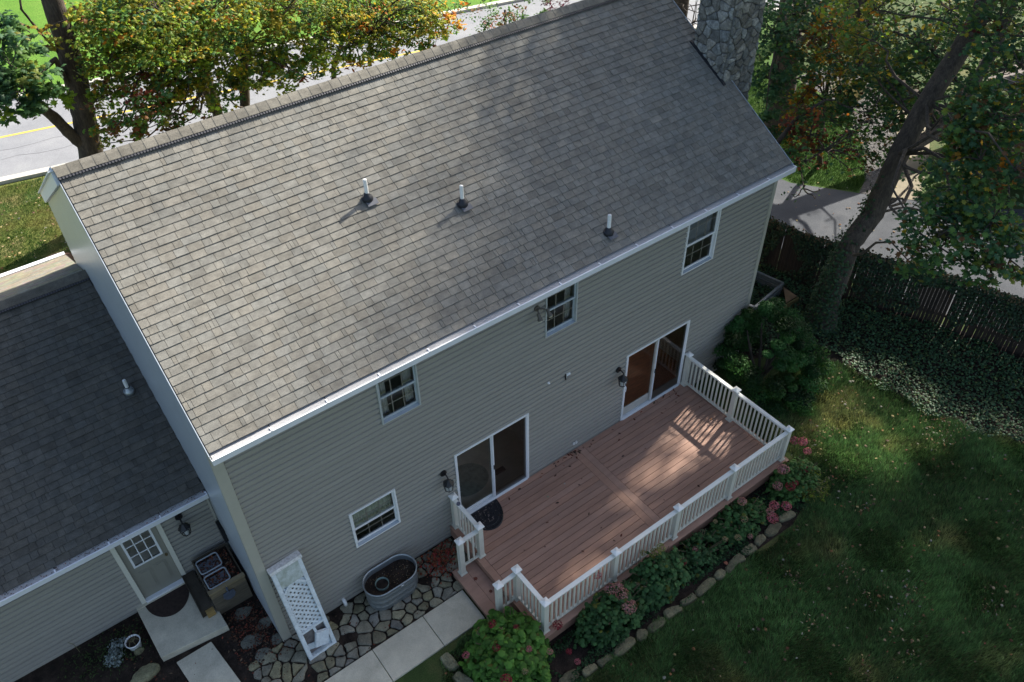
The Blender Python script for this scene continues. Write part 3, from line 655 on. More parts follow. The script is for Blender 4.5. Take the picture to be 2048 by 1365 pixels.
for dx in (-.05, .16):
    MB().tube([(6.04, -.04, 5.13), (6.04+dx*.6, -.10, 5.12), (6.04+dx, -.15, 5.08)], .014, 6).build('arm', MATS['bronze'], fl)
    MB().tube([(6.04+dx, -.13, 5.10), (6.04+dx, -.17, 5.04), (6.04+dx*1.1, -.20, 4.98)], [.03, .034, .052], 10).build('lamp_head', MATS['bronze'], fl)
    MB().tube([(6.04+dx*1.1, -.20, 4.98), (6.04+dx*1.13, -.215, 4.955)], [.05, .03], 10).build('bulb', mat('bulb glass', (.55, .52, .4), .3), fl)
oc = thing('outlet_cover', 'small grey weatherproof cover box on the siding above the deck', 'outlet cover', (6.85, 0, 2.92))
MB().box(6.80, 6.91, -.045, -.017, 2.87, 2.97).build('box', M_white, oc); MB().box(6.815, 6.895, -.06, -.045, 2.88, 2.93).build('lid', M_galv, oc); MB().box(6.785, 6.80, -.05, -.017, 2.83, 2.99).build('bracket', M_black, oc)
sn = MB().tube([(6.36, -.017, 3.0), (6.36, -.05, 3.0)], [.03, .015], 10).build('hose_bib', M_pvc); tag(sn, 'tiny round white fitting on the siding between doors', 'wall fitting')
sk = MB().box(7.10, 7.14, -.04, -.017, .56, .63).box(7.17, 7.21, -.04, -.017, .56, .63).build('wall_socket', M_pvc); tag(sk, 'pair of small white fittings low on siding above deck boards', 'outlet')
pv = MB().tube([(1.23, .02, .17), (1.23, -.06, .17), (1.23, -.10, .15), (1.23, -.11, .07)], .036, 12).build('drain_spout', M_pvc, smooth=True); tag(pv, 'white plastic elbow drain spout at foot of siding', 'drain pipe')

# ================================================================== DECK
deck = thing('deck', 'reddish brown composite deck with almond balustrade along the back wall', 'deck', (7.2, -1.5, 0))
DX0, DX1, DY0 = 3.76, 10.70, -3.16
MB().box(DX0+.03, DX1-.03, DY0+.03, -.03, .12, DZ-.03).build('frame', mat('deck framing', (.05, .035, .03), .9), deck)
dt = lambda: (lambda b, w: (b*(1+w), b, b*(1-w)))(R0.uniform(.9, 1.1), R0.uniform(-.03, .03))
bev = []
pitch = .142; y = -.03
bands = [(DX0+.145, 7.03), (7.36, DX1-.145)]
while y > DY0+.18:
    y2 = max(y-pitch+.009, DY0+.145)
    for (a, b) in bands:
        zz = DZ+R0.uniform(-.0015, .001)
        bev.append(MB().tint(dt()).box(a+.003, b-.003, y2, y, DZ-.028, zz).build('deck_board', M_deck, deck))
    y -= pitch
for (a, b) in ((DX0, DX0+.141), (7.033, 7.192), (7.198, 7.357), (DX1-.141, DX1)):
    MB().tint(tuple(np.array(dt())*.96)).box(a, b, DY0+.144, -.03, DZ-.028, DZ-.001).build('border_board', M_deck, deck)
MB().tint(dt()).box(DX0, DX1, DY0, DY0+.141, DZ-.028, DZ).build('border_board', M_deck, deck)
MB().tint(.85).box(DX0+.005, DX1-.01, DY0+.02, DY0+.04, .08, DZ-.029).build('fascia', M_deck, deck)
MB().tint(.85).box(DX1-.03, DX1-.01, DY0+.04, -.03, .08, DZ-.029).build('fascia', M_deck, deck)
MB().tint(.85).box(DX0+.01, DX0+.03, DY0+.04, -.03, .08, DZ-.029).build('fascia', M_deck, deck)
# step
SX0, SX1, SY0, SY1, SZ = 3.26, 3.757, -2.42, -.84, .195
for a, b in ((SX0, SX0+.24), (SX0+.246, SX1)): MB().tint(dt()).box(a, b, SY0, SY1, SZ-.028, SZ).build('step_board', M_deck, deck)
MB().tint(.8).box(SX0+.015, SX0+.03, SY0+.01, SY1-.01, 0.01, SZ-.029).box(SX0+.03, SX1, SY1-.03, SY1-.01, .01, SZ-.029).box(SX0+.03, SX1, SY0+.01, SY0+.03, .01, SZ-.029).build('step_riser', M_deck, deck)
# railing
PT = 1.4159
def post(x, y, z0, ztop=PT):
    h = .052; p = MB().box(x-h, x+h, y-h, y+h, z0, ztop-.06).build('post', M_rail, deck)
    MB().box(x-.075, x+.075, y-.075, y+.075, z0, z0+.022).box(x-.064, x+.064, y-.064, y+.064, z0+.022, z0+.04).build('post_skirt', M_rail, p)
    c = MB().box(x-.078, x+.078, y-.078, y+.078, ztop-.06, ztop-.035)
    c.add([(x-.078, y-.078, ztop-.035), (x+.078, y-.078, ztop-.035), (x+.078, y+.078, ztop-.035), (x-.078, y+.078, ztop-.035), (x, y, ztop+.004)], [(0, 1, 4), (1, 2, 4), (2, 3, 4), (3, 0, 4)])
    bevel(c.build('post_cap', mat('pale post cap', (.76, .75, .70), .45, .08, 9), p), .003, 1)
def rail(a, b, z0a, z0b=None, top=None):
    a, b = np.array(a, float), np.array(b, float); d = b-a; Ln = np.linalg.norm(d); d /= Ln; a = a+d*.052; b = b-d*.052; Ln = np.linalg.norm(b-a)
    zt = (top or PT)-.12; zb = z0a+.085
    A = (*a, zt); B = (*b, zt)
    tr = MB().bar((*a, zt), (*b, zt), .085, .035).bar((*a, zt-.035), (*b, zt-.035), .045, .035); tr.build('top_rail', mat('pale rail top', (.75, .735, .66), .4, .06, 4), deck)
    MB().bar((*a, zb), (*b, zb), .045, .045).build('bottom_rail', M_rail, deck)
    n = max(2, int(round(Ln/.108))); per = np.array([-d[1], d[0]])
    for k in range(n-1):
        p = a+d*Ln*(k+1)/n
        MB().obox((p[0], p[1], (zt-.052+zb+.022)/2), (*(d*.016), 0), (*(per*.016), 0), (0, 0, (zt-.052-zb-.022)/2)).build('baluster', M_rail, deck)
xs7 = [XL, 5.5913, 7.2382, 8.8589, XR]
for x in xs7: post(x, YD, DZ)
for i in range(4): rail((xs7[i], YD), (xs7[i+1], YD), DZ)
post(XR, -1.543, DZ); post(XR, -.09, DZ); rail((XR, YD), (XR, -1.543), DZ); rail((XR, -1.543), (XR, -.09), DZ)
post(XL, -.09, DZ); post(XL, -.978, DZ); rail((XL, -.09), (XL, -.978), DZ)
post(XL, -2.1745, DZ); rail((XL, -2.1745), (XL, YD), DZ)
post(3.42, -.98, SZ, 1.33); post(3.45, -2.19, SZ, 1.33)
rail((3.42, -.98), (XL, -.978), DZ-.05, top=1.37); rail((3.45, -2.19), (XL, -2.1745), DZ-.05, top=1.37)
rs = MB().tube([(XL, -.27, 1.315), (XL, -.27, 1.345)], [.042, .038], 14).build('solar_cap', mat('grey disc', (.12, .12, .15), .5)); tag(rs, 'small grey round disc lying on the short rail beside the door', 'disc')

# ---------------- doormats
def halfmat(cx, y0, rx, ry, z, m, name, label, pattern):
    t = thing(name, label, 'doormat', (cx, y0, z))
    N_ = 40; arc = [(cx+rx*math.cos(a), y0-ry*math.sin(a)) for a in np.linspace(math.pi, 0, N_)]
    MB().prism([p for p in arc][::-1] if False else arc, z, z+.006).build('base', m, t)
    if pattern:
        rim = MB().tube([(p[0]+(cx-p[0])*.03, p[1]+(y0-p[1])*.03-.0, z+.008) for p in arc], .014, 6).tube([(cx-rx*.97, y0-.012, z+.008), (cx+rx*.97, y0-.012, z+.008)], .014, 6).tube([(cx+(p[0]-cx)*.80, y0-.01+(p[1]-y0)*.80, z+.008) for p in arc], .008, 5)
        for k in range(9):                               # scrolls
            a = math.pi*(k+.5)/9; c = (cx+rx*.90*math.cos(a), y0-ry*.90*math.sin(a))
            rim.tube([(c[0]+(.04-.0045*q)*math.cos(q*1.0+k), c[1]+(.04-.0045*q)*math.sin(q*1.0+k), z+.009) for q in range(8)], .005, 4)
        for k in range(5):
            a = math.pi*(k+.5)/5; c = (cx+rx*.55*math.cos(a), y0-ry*.55*math.sin(a))
            rim.tube([(c[0]+(.085-.009*q)*math.cos(q*.9+k*2), c[1]+(.085-.009*q)*math.sin(q*.9+k*2), z+.009) for q in range(9)], .006, 4)
            rim.tube([(cx+.05*math.cos(a), y0-.05-.05*math.sin(a), z+.009), (cx+rx*.38*math.cos(a+.15), y0-ry*.38*math.sin(a+.15), z+.009)], .007, 4)
        rim.build('scrollwork', M_black, t)
        gp = MB()
        for k in range(46):
            a = R0.uniform(.08, 3.06); q = R0.uniform(.15, .93); x_, y_ = cx+rx*q*math.cos(a), y0-ry*q*math.sin(a); s_ = R0.uniform(.008, .018); th = R0.uniform(0, 3)
            gp.obox((x_, y_, z+.0072), (s_*math.cos(th), s_*math.sin(th), 0), (-s_*.45*math.sin(th), s_*.45*math.cos(th), 0), (0, 0, .0008))
        gp.build('holes_showing_deck', mat('deck seen in holes', (.22, .17, .15), .8), t, kind='stuff')
    return t
halfmat(4.52, -.055, .42, .60, DZ+.002, mat('black rubber', (.012, .012, .014), .5), 'scroll_doormat', 'black scrollwork half round doormat in front of left patio door', True)
halfmat(-1.50, 2.20, .42, .52, .182, mat('dark coir', (.035, .022, .017), .95, .4, 14, bump=.6), 'coir_doormat', 'dark brown half round doormat on the concrete stoop', False)

# ================================================================== PAVING
st = MB().prism([(-2.08, 2.272), (-2.08, 2.19), (-2.05, .98), (-.80, .83), (-.84, 2.272)][::-1], 0, .178).build('stoop', M_conc)
bevel(st, .012); tag(st, 'concrete stoop slab below the back door', 'stoop')
MB().box(-2.08, -.9, 2.20, 2.277, .179, .21).build('stoop_edge', M_conc, st)
walk = thing('walkway', 'straight concrete walkway of square slabs leading to the deck step', 'walkway', (1, -1.6, 0))
sx = [-2.2, -1.05, .13, 1.175, 2.30, 3.245]
for a, b in zip(sx[:-1], sx[1:]): bevel(MB().box(a+.006, b-.006, -1.985, -1.22, 0, .052+R0.uniform(0, .004)).build('slab', M_conc, walk), .008)
ws = thing('stepping_slab', 'leaf strewn concrete slab on the ground below the stoop', 'slab', (-1.4, .3, 0))
bevel(MB().prism([(-1.86, .80), (-1.18, .80), (-1.05, -.3), (-1.75, -.3)][::-1], 0, .05).build('slab', M_conc, ws), .008)
# flagstones between wall and walkway
flag = thing('flagstone_paving', 'mossy irregular flagstones between the siding and the concrete walkway', 'paving', (1.5, -.6, 0))
def flagok(c):
    x, y = c
    return y < -.04 and y > -1.18 and x < 3.3+.0 and x > -.75 or (.0 > x > -.75 and y < .0 and y > -1.1) or (3.2 < x < 3.75 and -.78 < y < -.05)
i = 0; rf = random.Random(5)
for P in voronoi(4.7, 1.16, .225, .185, 31, .46):
    c = np.mean(P, 0)+np.array([-.9, -1.2])
    if not flagok(c): continue
    if rf.random() < .05: continue
    g = rf.random(); b = rf.uniform(.75, 1.3); tn = (b*(.97+.14*g), b*(.98+.07*g), b*(1.2-.35*g))
    stone_mesh(P, rf.uniform(.010, .019), rf.uniform(.03, .045), i+100, lambda u, v, h: (u-.9, v-1.2, .012+h), tn).build('flagstone', M_stone, flag); i += 1
for k, (x, y, s) in enumerate(((-.46, 1.0, .2), (-.55, .35, .24), (-.2, .55, .18), (-.5, -.05, .2), (-.15, .1, .16))):
    P = [(x+s*rf.uniform(.8, 1.1)*math.cos(a), y+s*.75*rf.uniform(.8, 1.1)*math.sin(a)) for a in np.linspace(0, 2*math.pi, 8)[:-1]]
    stone_mesh(P, .0, .035, k+300, lambda u, v, h: (u, v, .012+h), (.7, .72, .8)).build('flagstone', M_stone, flag)
# edging stones
edge = thing('stone_edging', 'row of long rough stones edging the bed below the deck', 'stone edging', (7, -4.05, 0))
xs = 3.55
while xs < 9.75:
    ln = rf.uniform(.26, .58); y = -3.98-.13*math.sin((xs-3.5)*.5)+(.25*(3.9-xs) if xs < 3.9 else 0); a = rf.uniform(-.12, .12)
    P = []
    for t in np.linspace(0, 2*math.pi, 9)[:-1]:
        u, v = ln/2*np.sign(math.cos(t))*abs(math.cos(t))**.45, .09*rf.uniform(.55, 1.45)*np.sign(math.sin(t))*abs(math.sin(t))**.5; P.append((xs+ln/2+u*math.cos(a)-v*math.sin(a), y+u*math.sin(a)+v*math.cos(a)))
    b = rf.uniform(.5, .95); stone_mesh(P, .0, rf.uniform(.06, .09), int(xs*100), lambda u, v, h: (u, v, h), (b*1.05, b, b*.8)).build('edging_stone', M_stone, edge); xs += ln+rf.uniform(.0, .015)
for (x0_, y0_, x1_, y1_) in ((2.18, -2.12, 2.2, -2.5), (2.15, -2.55, 2.25, -3.0), (2.4, -3.1, 2.7, -3.4), (2.85, -3.5, 3.15, -3.75)):
    a = np.array([x0_, y0_]); b = np.array([x1_, y1_]); d = (b-a)/np.linalg.norm(b-a); pr = np.array([-d[1], d[0]])*.10
    P = [tuple(q) for q in (a-pr*.8, a+d*.05-pr, b-d*.06-pr*1.1, b, b+pr, (a+b)/2+pr*1.2, a+pr*.9)]
    stone_mesh(P, .0, .10, int(x0_*77), lambda u, v, h: (u, v, h), (1.1, 1.1, .95)).build('edging_stone', M_stone, edge)
for k, (x, y, s, lb) in enumerate(((-2.42, .95, .30, 'long flat mossy stone beside the stoop slab'), (-2.35, 1.45, .10, 'small round stone near the white flower pot'))):
    P = [(x+s*rf.uniform(.85, 1.1)*math.cos(a), y+s*.55*rf.uniform(.8, 1.1)*math.sin(a)) for a in np.linspace(0, 2*math.pi, 9)[:-1]]
    o = stone_mesh(P, 0, .10, 500+k, lambda u, v, h: (u, v, h), (1.0, 1.0, .8)).build('garden_stone', M_stone); tag(o, lb, 'stone')

# ================================================================== OBJECTS BY THE WALL
def lathe(cx, cy, prof, n=24):
    V = [(cx+r_*math.cos(2*math.pi*k/n), cy+r_*math.sin(2*math.pi*k/n), z_) for r_, z_ in prof for k in range(n)]
    return MB().add(V, [(i*n+k, i*n+(k+1) % n, (i+1)*n+(k+1) % n, (i+1)*n+k) for i in range(len(prof)-1) for k in range(n)])
# stock tank planter
tk = thing('stock_tank', 'oval galvanised stock tank planter on the flagstones by the wall', 'planter', (2.13, -.40, 0))
def stad(r, hl, n=14):
    P = [(2.13+hl+r*math.cos(a), -.40+r*math.sin(a)) for a in np.linspace(-math.pi/2, math.pi/2, n)]+[(2.13-hl+r*math.cos(a), -.40+r*math.sin(a)) for a in np.linspace(math.pi/2, 3*math.pi/2, n)]
    return P
def loft(rings, n):
    V = [p for r_ in rings for p in r_]; F = []
    for k in range(len(rings)-1): F += [(k*n+i, k*n+(i+1) % n, (k+1)*n+(i+1) % n, (k+1)*n+i) for i in range(n)]
    return V, F
prof = [(.285, .01), (.29, .10), (.302, .115), (.302, .135), (.293, .15), (.298, .27), (.308, .285), (.308, .305), (.30, .32), (.305, .44), (.315, .455), (.308, .47), (.31, .57), (.325, .578), (.33, .595), (.32, .608), (.302, .60), (.300, .56), (.295, .40)]
rings = [[(x, y, z+.05) for x, y in stad(r_, .24)] for r_, z in prof]
V, F = loft(rings, 28); MB().add(V, F).build('tank_wall', M_galv, tk, smooth=True)
MB().add([(x, y, .50) for x, y in stad(.300, .24)], [tuple(range(28))]).build('potting_soil', M_soil, tk)
MB().tube([(2.19, -.725, .60), (2.24, -.73, .60)], .008, 5).build('handle', M_white, tk)
pt = thing('plastic_pot', 'round green rimmed pot sunk in the stock tank soil', 'pot', (1.93, -.43, .5))
lathe(1.93, -.43, [(.125, .50), (.137, .58), (.133, .588), (.126, .58), (.12, .53)]).build('rim', mat('dull green plastic', (.16, .22, .19), .5), pt, smooth=True)
MB().add([(1.93+.12*math.cos(a), -.43+.12*math.sin(a), .54) for a in np.linspace(0, 2*math.pi, 17)[:-1]], [tuple(range(16))]).build('potting_soil', M_soil, pt)
# leaning lattice frame
lt = thing('lattice_frame', 'weathered white lattice arbour panel leaning against the corner of the house', 'lattice panel', (.42, -.6, 0))
A_ = np.array([.145, -.66, .03]); X_ = np.array([.57, 0.03, 0]); top = np.array([.12, -.13, 2.33]); Y_ = top-A_; LH = np.linalg.norm(Y_); Yn = Y_/LH; Wd = np.linalg.norm(X_); Xn = X_/Wd; Nn = np.cross(Xn, Yn); Nn = Nn if Nn[1] < 0 else -Nn
def LF(u, v, h): return A_+Xn*u+Yn*v+Nn*h
def lbar(u0, v0, u1, v1, w, th, h0, name, m=M_lattice, par=lt):
    return MB().bar(LF(u0, v0, h0), LF(u1, v1, h0), w, th, up=Nn).build(name, m, par)
lbar(.035, 0, .035, LH, .07, .10, .0, 'stile'); lbar(Wd-.035, 0, Wd-.035, LH, .07, .10, .0, 'stile')
lbar(.07, .30*LH, Wd-.07, .30*LH, .05, .07, .01, 'cross_rail'); lbar(.07, .03, Wd-.07, .03, .06, .10, 0, 'bottom_rail')
MB().obox(LF(Wd/2, LH*.90, .02), Xn*(Wd/2-.071), Yn*LH*.085, Nn*.03).build('top_panel', M_moss, lt)
MB().obox(LF(Wd/2, LH+.012, .0), Xn*(Wd/2+.02), Yn*.035, Nn*.075).build('top_board', mat('peeling white paint', (.7, .68, .64), .8, .35, 25, c2=(.85, .84, .82)), lt)
mb = MB()                                               # arched apron under the top panel
arc = [(.07+(Wd-.14)*t, LH*.735+.08*LH*math.sin(math.pi*(t*.9+.05))) for t in np.linspace(0, 1, 12)]
for (u0, v0), (u1, v1) in zip(arc[:-1], arc[1:]): mb.bar(LF(u0, v0, .02), LF(u1, v1, .02), .045, .05, up=Nn)
mb.build('arch', M_lattice, lt)
lo, hi = .30*LH+.02, .82*LH; u0, u1 = .07, Wd-.07
for layer, sg in ((0, 1), (1, -1)):
    c = -2.0
    while c < 3.6:
        pts = []
        # slat v = c + sg*(u)*1.0 clipped to the rectangle
        ua, ub = u0, u1; f = lambda u: c+sg*(u-u0)*1.0
        va, vb = f(ua), f(ub)
        if sg > 0:
            if va < lo: ua = u0+(lo-c); va = lo
            if vb > hi: ub = u0+(hi-c); vb = hi
        else:
            if va > hi: ua = u0+(c-hi); va = hi
            if vb < lo: ub = u0+(c-lo); vb = lo
        if ub-ua > .05 and ua < u1 and ub > u0: lbar(ua, va, ub, vb, .044, .007, .004+.010*layer, 'slat')
        c += .118
# small box and shelf at the foot
lbar(.07, .115*LH, Wd-.07, .05*LH, .14, .012, -.02, 'apron')
MB().obox(LF(.62*Wd, .155*LH, .06), (Xn*.9-Yn*.35)*.13, (Yn*.9+Xn*.3)*.17, Nn*.035).build('letter_box', M_lattice, lt)
lbar(.55*Wd, .20*LH, .52*Wd, .29*LH, .05, .02, .03, 'bracket')
MB().obox(LF(Wd/2, LH*.15, -.045), Xn*(Wd/2-.071), Yn*LH*.13, Nn*.005).build('back_board', mat('stained backing', (.17, .15, .14), .8, .4, 8), lt)
# potting bench with two sinks full of leaves
pb = thing('potting_bench', 'weathered wooden potting box with twin sink basins full of dead leaves', 'potting bench', (-.45, 1.6, 0))
zt = .82; bx0, bx1, by0, by1 = -.84, -.14, 1.22, 2.16
for k in range(4):
    MB().tint((1.2, 1.15, 1.0) if k == 3 else (R0.uniform(.6, .85),)*3).box(bx0, bx1, by0, by0+.03, .04+k*.19, .04+k*.19+.185).build('front_plank', M_wood, pb)
MB().tint((1.7, 1.6, 1.3)).box(bx0-.01, bx1+.01, by0-.03, by0+.06, zt-.03, zt+.012).build('front_rim', M_wood, pb)
MB().tint(.6).box(bx0, bx0+.025, by0+.032, by1, .04, zt-.04).box(bx1-.02, bx1, by0+.032, by1, .04, zt-.04).box(bx0+.026, bx1-.021, by1-.02, by1, .04, zt-.04).build('side_plank', M_wood, pb)
MB().box(bx0+.03, bx1-.03, by0+.065, by1-.03, zt-.12, zt-.10).build('leaf_bed', M_soil, pb)
for k, (ya, yb) in enumerate(((1.30, 1.62), (1.70, 2.04))):
    xa, xb = bx0+.05, bx0+.47; P = [(xa, ya), (xb, ya), (xb, yb), (xa, yb)]
    rim = MB()
    for r_, zz in ((.014, zt),):
        pts = []
        for (cx_, cy_, a0) in ((xb-.05, yb-.05, 0), (xa+.05, yb-.05, 90), (xa+.05, ya+.05, 180), (xb-.05, ya+.05, 270)):
            pts += [(cx_+.05*math.cos(math.radians(a0+q)), cy_+.05*math.sin(math.radians(a0+q)), zz) for q in (0, 30, 60, 90)]
        rim.tube(pts+[pts[0]], r_, 6, cap=False)
    sb = rim.build('sink_basin', mat('grey enamel', (.33, .36, .38), .35), pb)
    MB().box(xa+.01, xb-.01, ya+.01, yb-.01, zt-.09, zt-.085).build('basin_floor', mat('stained enamel', (.12, .13, .15), .4, .5, 12), sb)
sv = thing('shovel', 'grey steel shovel blade hanging against the potting bench front', 'shovel', (-.52, 1.19, .5))
bl = [(-.62, .62), (-.42, .62), (-.40, .50), (-.44, .40), (-.52, .35), (-.60, .40), (-.64, .50)]
n = len(bl); MB().add([(x, 1.185+.02*math.cos((x+.52)*12), z) for x, z in bl]+[(x, 1.195+.02*math.cos((x+.52)*12), z) for x, z in bl], [tuple(range(n)), tuple(range(2*n-1, n-1, -1))]+[(i, n+i, n+(i+1) % n, (i+1) % n) for i in range(n)]).build('blade', mat('blued steel', (.11, .13, .17), .5, .2, 9, metal=.3), sv)
MB().tube([(-.52, 1.19, .60), (-.52, 1.18, .72), (-.52, 1.175, .79)], .018, 8).build('socket', MATS['blued steel'], sv)
tr = thing('wooden_trough', 'low dark plank trough with pale wood end beside the potting bench', 'trough', (-.98, 1.7, 0))
MB().tint(.35).box(-1.10, -.875, 1.27, 2.24, .182, .40).build('body', M_wood, tr); MB().tint((2.0, 1.6, .8)).box(-1.03, -.875, 1.19, 1.265, .10, .36).build('end_block', M_wood, tr)
MB().tint(.55).box(-1.115, -1.10, 1.25, 2.24, .19, .43).build('side_plank', M_wood, tr)
# white pot with plant
wp = thing('flower_pot', 'white plastic flower pot with drooping stems by the garage wall', 'flower pot', (-2.42, 1.78, 0))
wx, wy, _ = at(265, 1283, 2, .22)
wp.location = (wx, wy, 0); OFF[wp.name] = Vector((wx, wy, 0))
lathe(wx, wy, [(.10, 0), (.13, .20), (.142, .205), (.142, .228), (.13, .228), (.12, .17)]).build('pot', M_white, wp, smooth=True)
MB().add([(wx+.122*math.cos(a), wy+.122*math.sin(a), .195) for a in np.linspace(0, 2*math.pi, 17)[:-1]], [tuple(range(16))]).build('potting_soil', M_soil, wp)
sm = MB()
for k in range(9):
    a = k*.7; sm.tube([(wx, wy, .2), (wx+.08*math.cos(a), wy+.08*math.sin(a), .33), (wx+.17*math.cos(a), wy+.17*math.sin(a), .30)], .004, 4)
sm.build('stem', mat('dry stem', (.16, .14, .07), .8), wp)

# ================================================================== FOLIAGE MACHINERY
LOBED = np.array([(0, 1.0), (.16, .55), (.50, .62), (.36, .28), (.72, .05), (.33, -.12), (.30, -.45), (0, -.30), (-.30, -.45), (-.33, -.12), (-.72, .05), (-.36, .28), (-.50, .62), (-.16, .55)])
SIMPLE = np.array([(0, 1.0), (.38, .35), (.30, -.35), (0, -.7), (-.30, -.35), (-.38, .35)])
DIAM = np.array([(0, 1.0), (.5, 0), (0, -1.0), (-.5, 0)])
HEX5 = np.array([(0, .9), (.55, .45), (.6, -.2), (0, -.55), (-.6, -.2), (-.55, .45)])
def make_leaves(name, P, size, cols, m, parent=None, shape=SIMPLE, nrm=None, tilt=.55, droop=.18, kind=None, label=None, cat=None, szvar=.42, r=None):
    r = r or rng; n = len(P)
    if n == 0: return None
    P = np.asarray(P, float)
    if nrm is None: nrm = np.tile([0, 0, 1.0], (n, 1))
    nn = nrm+r.normal(0, tilt, (n, 3)); nn /= np.linalg.norm(nn, axis=1)[:, None]
    a = r.normal(0, 1, (n, 3)); a -= nn*np.sum(a*nn, 1)[:, None]; a /= np.linalg.norm(a, axis=1)[:, None]; b = np.cross(nn, a)
    s = (size*(1+r.uniform(-szvar, szvar, n)))[:, None] if np.isscalar(size) else (size*(1+r.uniform(-szvar, szvar, n)))[:, None]
    k = len(shape); V = np.empty((n, k+1, 3)); V[:, 0] = P+nn*s*.12
    for i, (u, v) in enumerate(shape):
        rad = math.hypot(u, v); V[:, i+1] = P+(a*u+b*v)*s*.5-nn*s*droop*rad**2*.5
    idx = np.arange(n)[:, None, None]*(k+1); F = np.array([(0, i+1, (i+1) % k+1) for i in range(k)])[None]+idx
    T_ = np.repeat(np.asarray(cols)[:, None, :], k+1, 1).reshape(-1, 3)
    o = npmesh(name, V.reshape(-1, 3), F.reshape(-1, 3), m, parent, T_)
    if kind: o['kind'] = kind
    if label: tag(o, label, cat)
    return o
PAL = {'green': [(.07, .14, .034), (.09, .165, .036), (.052, .115, .040)], 'deep': [(.036, .088, .040), (.044, .10, .046), (.055, .12, .042)],
       'yellow': [(.26, .22, .02), (.33, .24, .02), (.16, .19, .02)], 'orange': [(.42, .16, .015), (.48, .24, .03), (.34, .11, .015)],
       'red': [(.16, .035, .018), (.11, .03, .02), (.2, .055, .02)], 'olive': [(.13, .16, .025), (.17, .17, .03), (.10, .13, .025)], 'rust': [(.13, .06, .02), (.10, .05, .025), (.17, .085, .02)],
       'purple': [(.08, .02, .035), (.1, .03, .04)], 'lime': [(.17, .24, .02), (.13, .2, .02)]}
def pick(mix, n, r):
    ks = list(mix); w = np.array([mix[k] for k in ks], float); w /= w.sum(); c = r.choice(len(ks), n, p=w); out = np.empty((n, 3))
    for i, k in enumerate(ks):
        m = c == i; pal = np.array(PAL[k]); out[m] = pal[r.integers(0, len(pal), m.sum())]
    return out*r.uniform(.75, 1.3, (n, 1))
# wanted sun patches, kept open by leaving out crown leaves (on the ground, the deck and the roof)
LIT = [(9.85, -1.25, .80, .95, .1, .58), (8.6, -1.45, .85, .65, 0, .36), (7.5, -1.6, .9, .42, .15, .30), (6.5, -2.2, 1.0, .38, .2, .28), (5.4, -2.5, .7, .35, 0, .30),
       (15.5, -.9, .5, .55, 0, .6), (15.3, -2.6, .7, 1.2, 0, .36), (15.3, -4.2, .7, 1.0, 0, .32), (16.1, -5.4, .9, .6, 0, .35), (14.0, -2.2, .95, 1.1, 0, .97), (13.3, -3.5, 1.3, 1.1, 0, .97), (14.3, -4.2, .7, .8, 0, .7), (12.2, -2.9, .7, .6, 0, .5), (12.6, -4.6, .7, .4, 0, .45), (9.0, -8.2, .5, .4, 0, .3), (5.6, -5.3, .5, .3, 0, .35),
       (15.6, .62, .35, .25, 0, .8), (11.7, -6.0, .35, .25, 0, .5), (10.6, -3.5, .3, .3, 0, .5)]
def light_at(T):
    """share of sun wanted at target points T (n,3)"""
    x, y, z = T[:, 0], T[:, 1], T[:, 2]
    onroof = z > 4
    v = np.full(len(T), .02)
    for cx, cy, rx, ry, rot, s in LIT:
        d = ((x-cx)/rx)**2+((y-cy-(x-cx)*rot)/ry)**2; v = np.maximum(v, s*(1-ss(.55, 1.35, d+.35*wob(x, y, 5, 3))))
    v = np.where((x > 17.3) & ~onroof, .66+.25*wob(x, y, 1.2, 5)+.15*ss(19, 22, x), v); v = np.where((y > 4.5) & (x < 17) & ~onroof, .99, v)
    v = np.where((x < 8) & (y < -3.6) & ~onroof, np.maximum(v, .06), v)
    b = 2.9+1.25*np.clip(y, -1, 5); rl = 1-ss(-3.3, 3.9, x-b); rl = np.maximum(rl, .03)
    return np.where(onroof, rl, v)
def target(P):
    """where the shadow of P falls"""
    t = (P[:, 2]-(HE-SL*0+SL*(P[:, 1]+OH)))/(SUN[2]-SL*SUN[1]); Q = P-SUN*t[:, None]
    hit = (Q[:, 0] > -.1) & (Q[:, 0] < L+.2) & (Q[:, 1] > -OH) & (Q[:, 1] < WR) & (t > 0)
    zg = .2+0*P[:, 0]; G0 = P-SUN*((P[:, 2]-DZ)/SUN[2])[:, None]; zg = np.where((G0[:, 0] > DX0) & (G0[:, 0] < DX1) & (G0[:, 1] > DY0), DZ, .1); t2 = (P[:, 2]-zg)/SUN[2]; G = P-SUN*t2[:, None]
    out = np.where(hit[:, None], Q, G)
    return out, hit
def sieve(P, r):
    T_, hit = target(P); T_[:, 2] = np.where(hit, np.maximum(T_[:, 2], 5), .2); v = light_at(T_)
    keep = r.random(len(P)) > np.where(v > .12, v**.10, 0)
    return keep

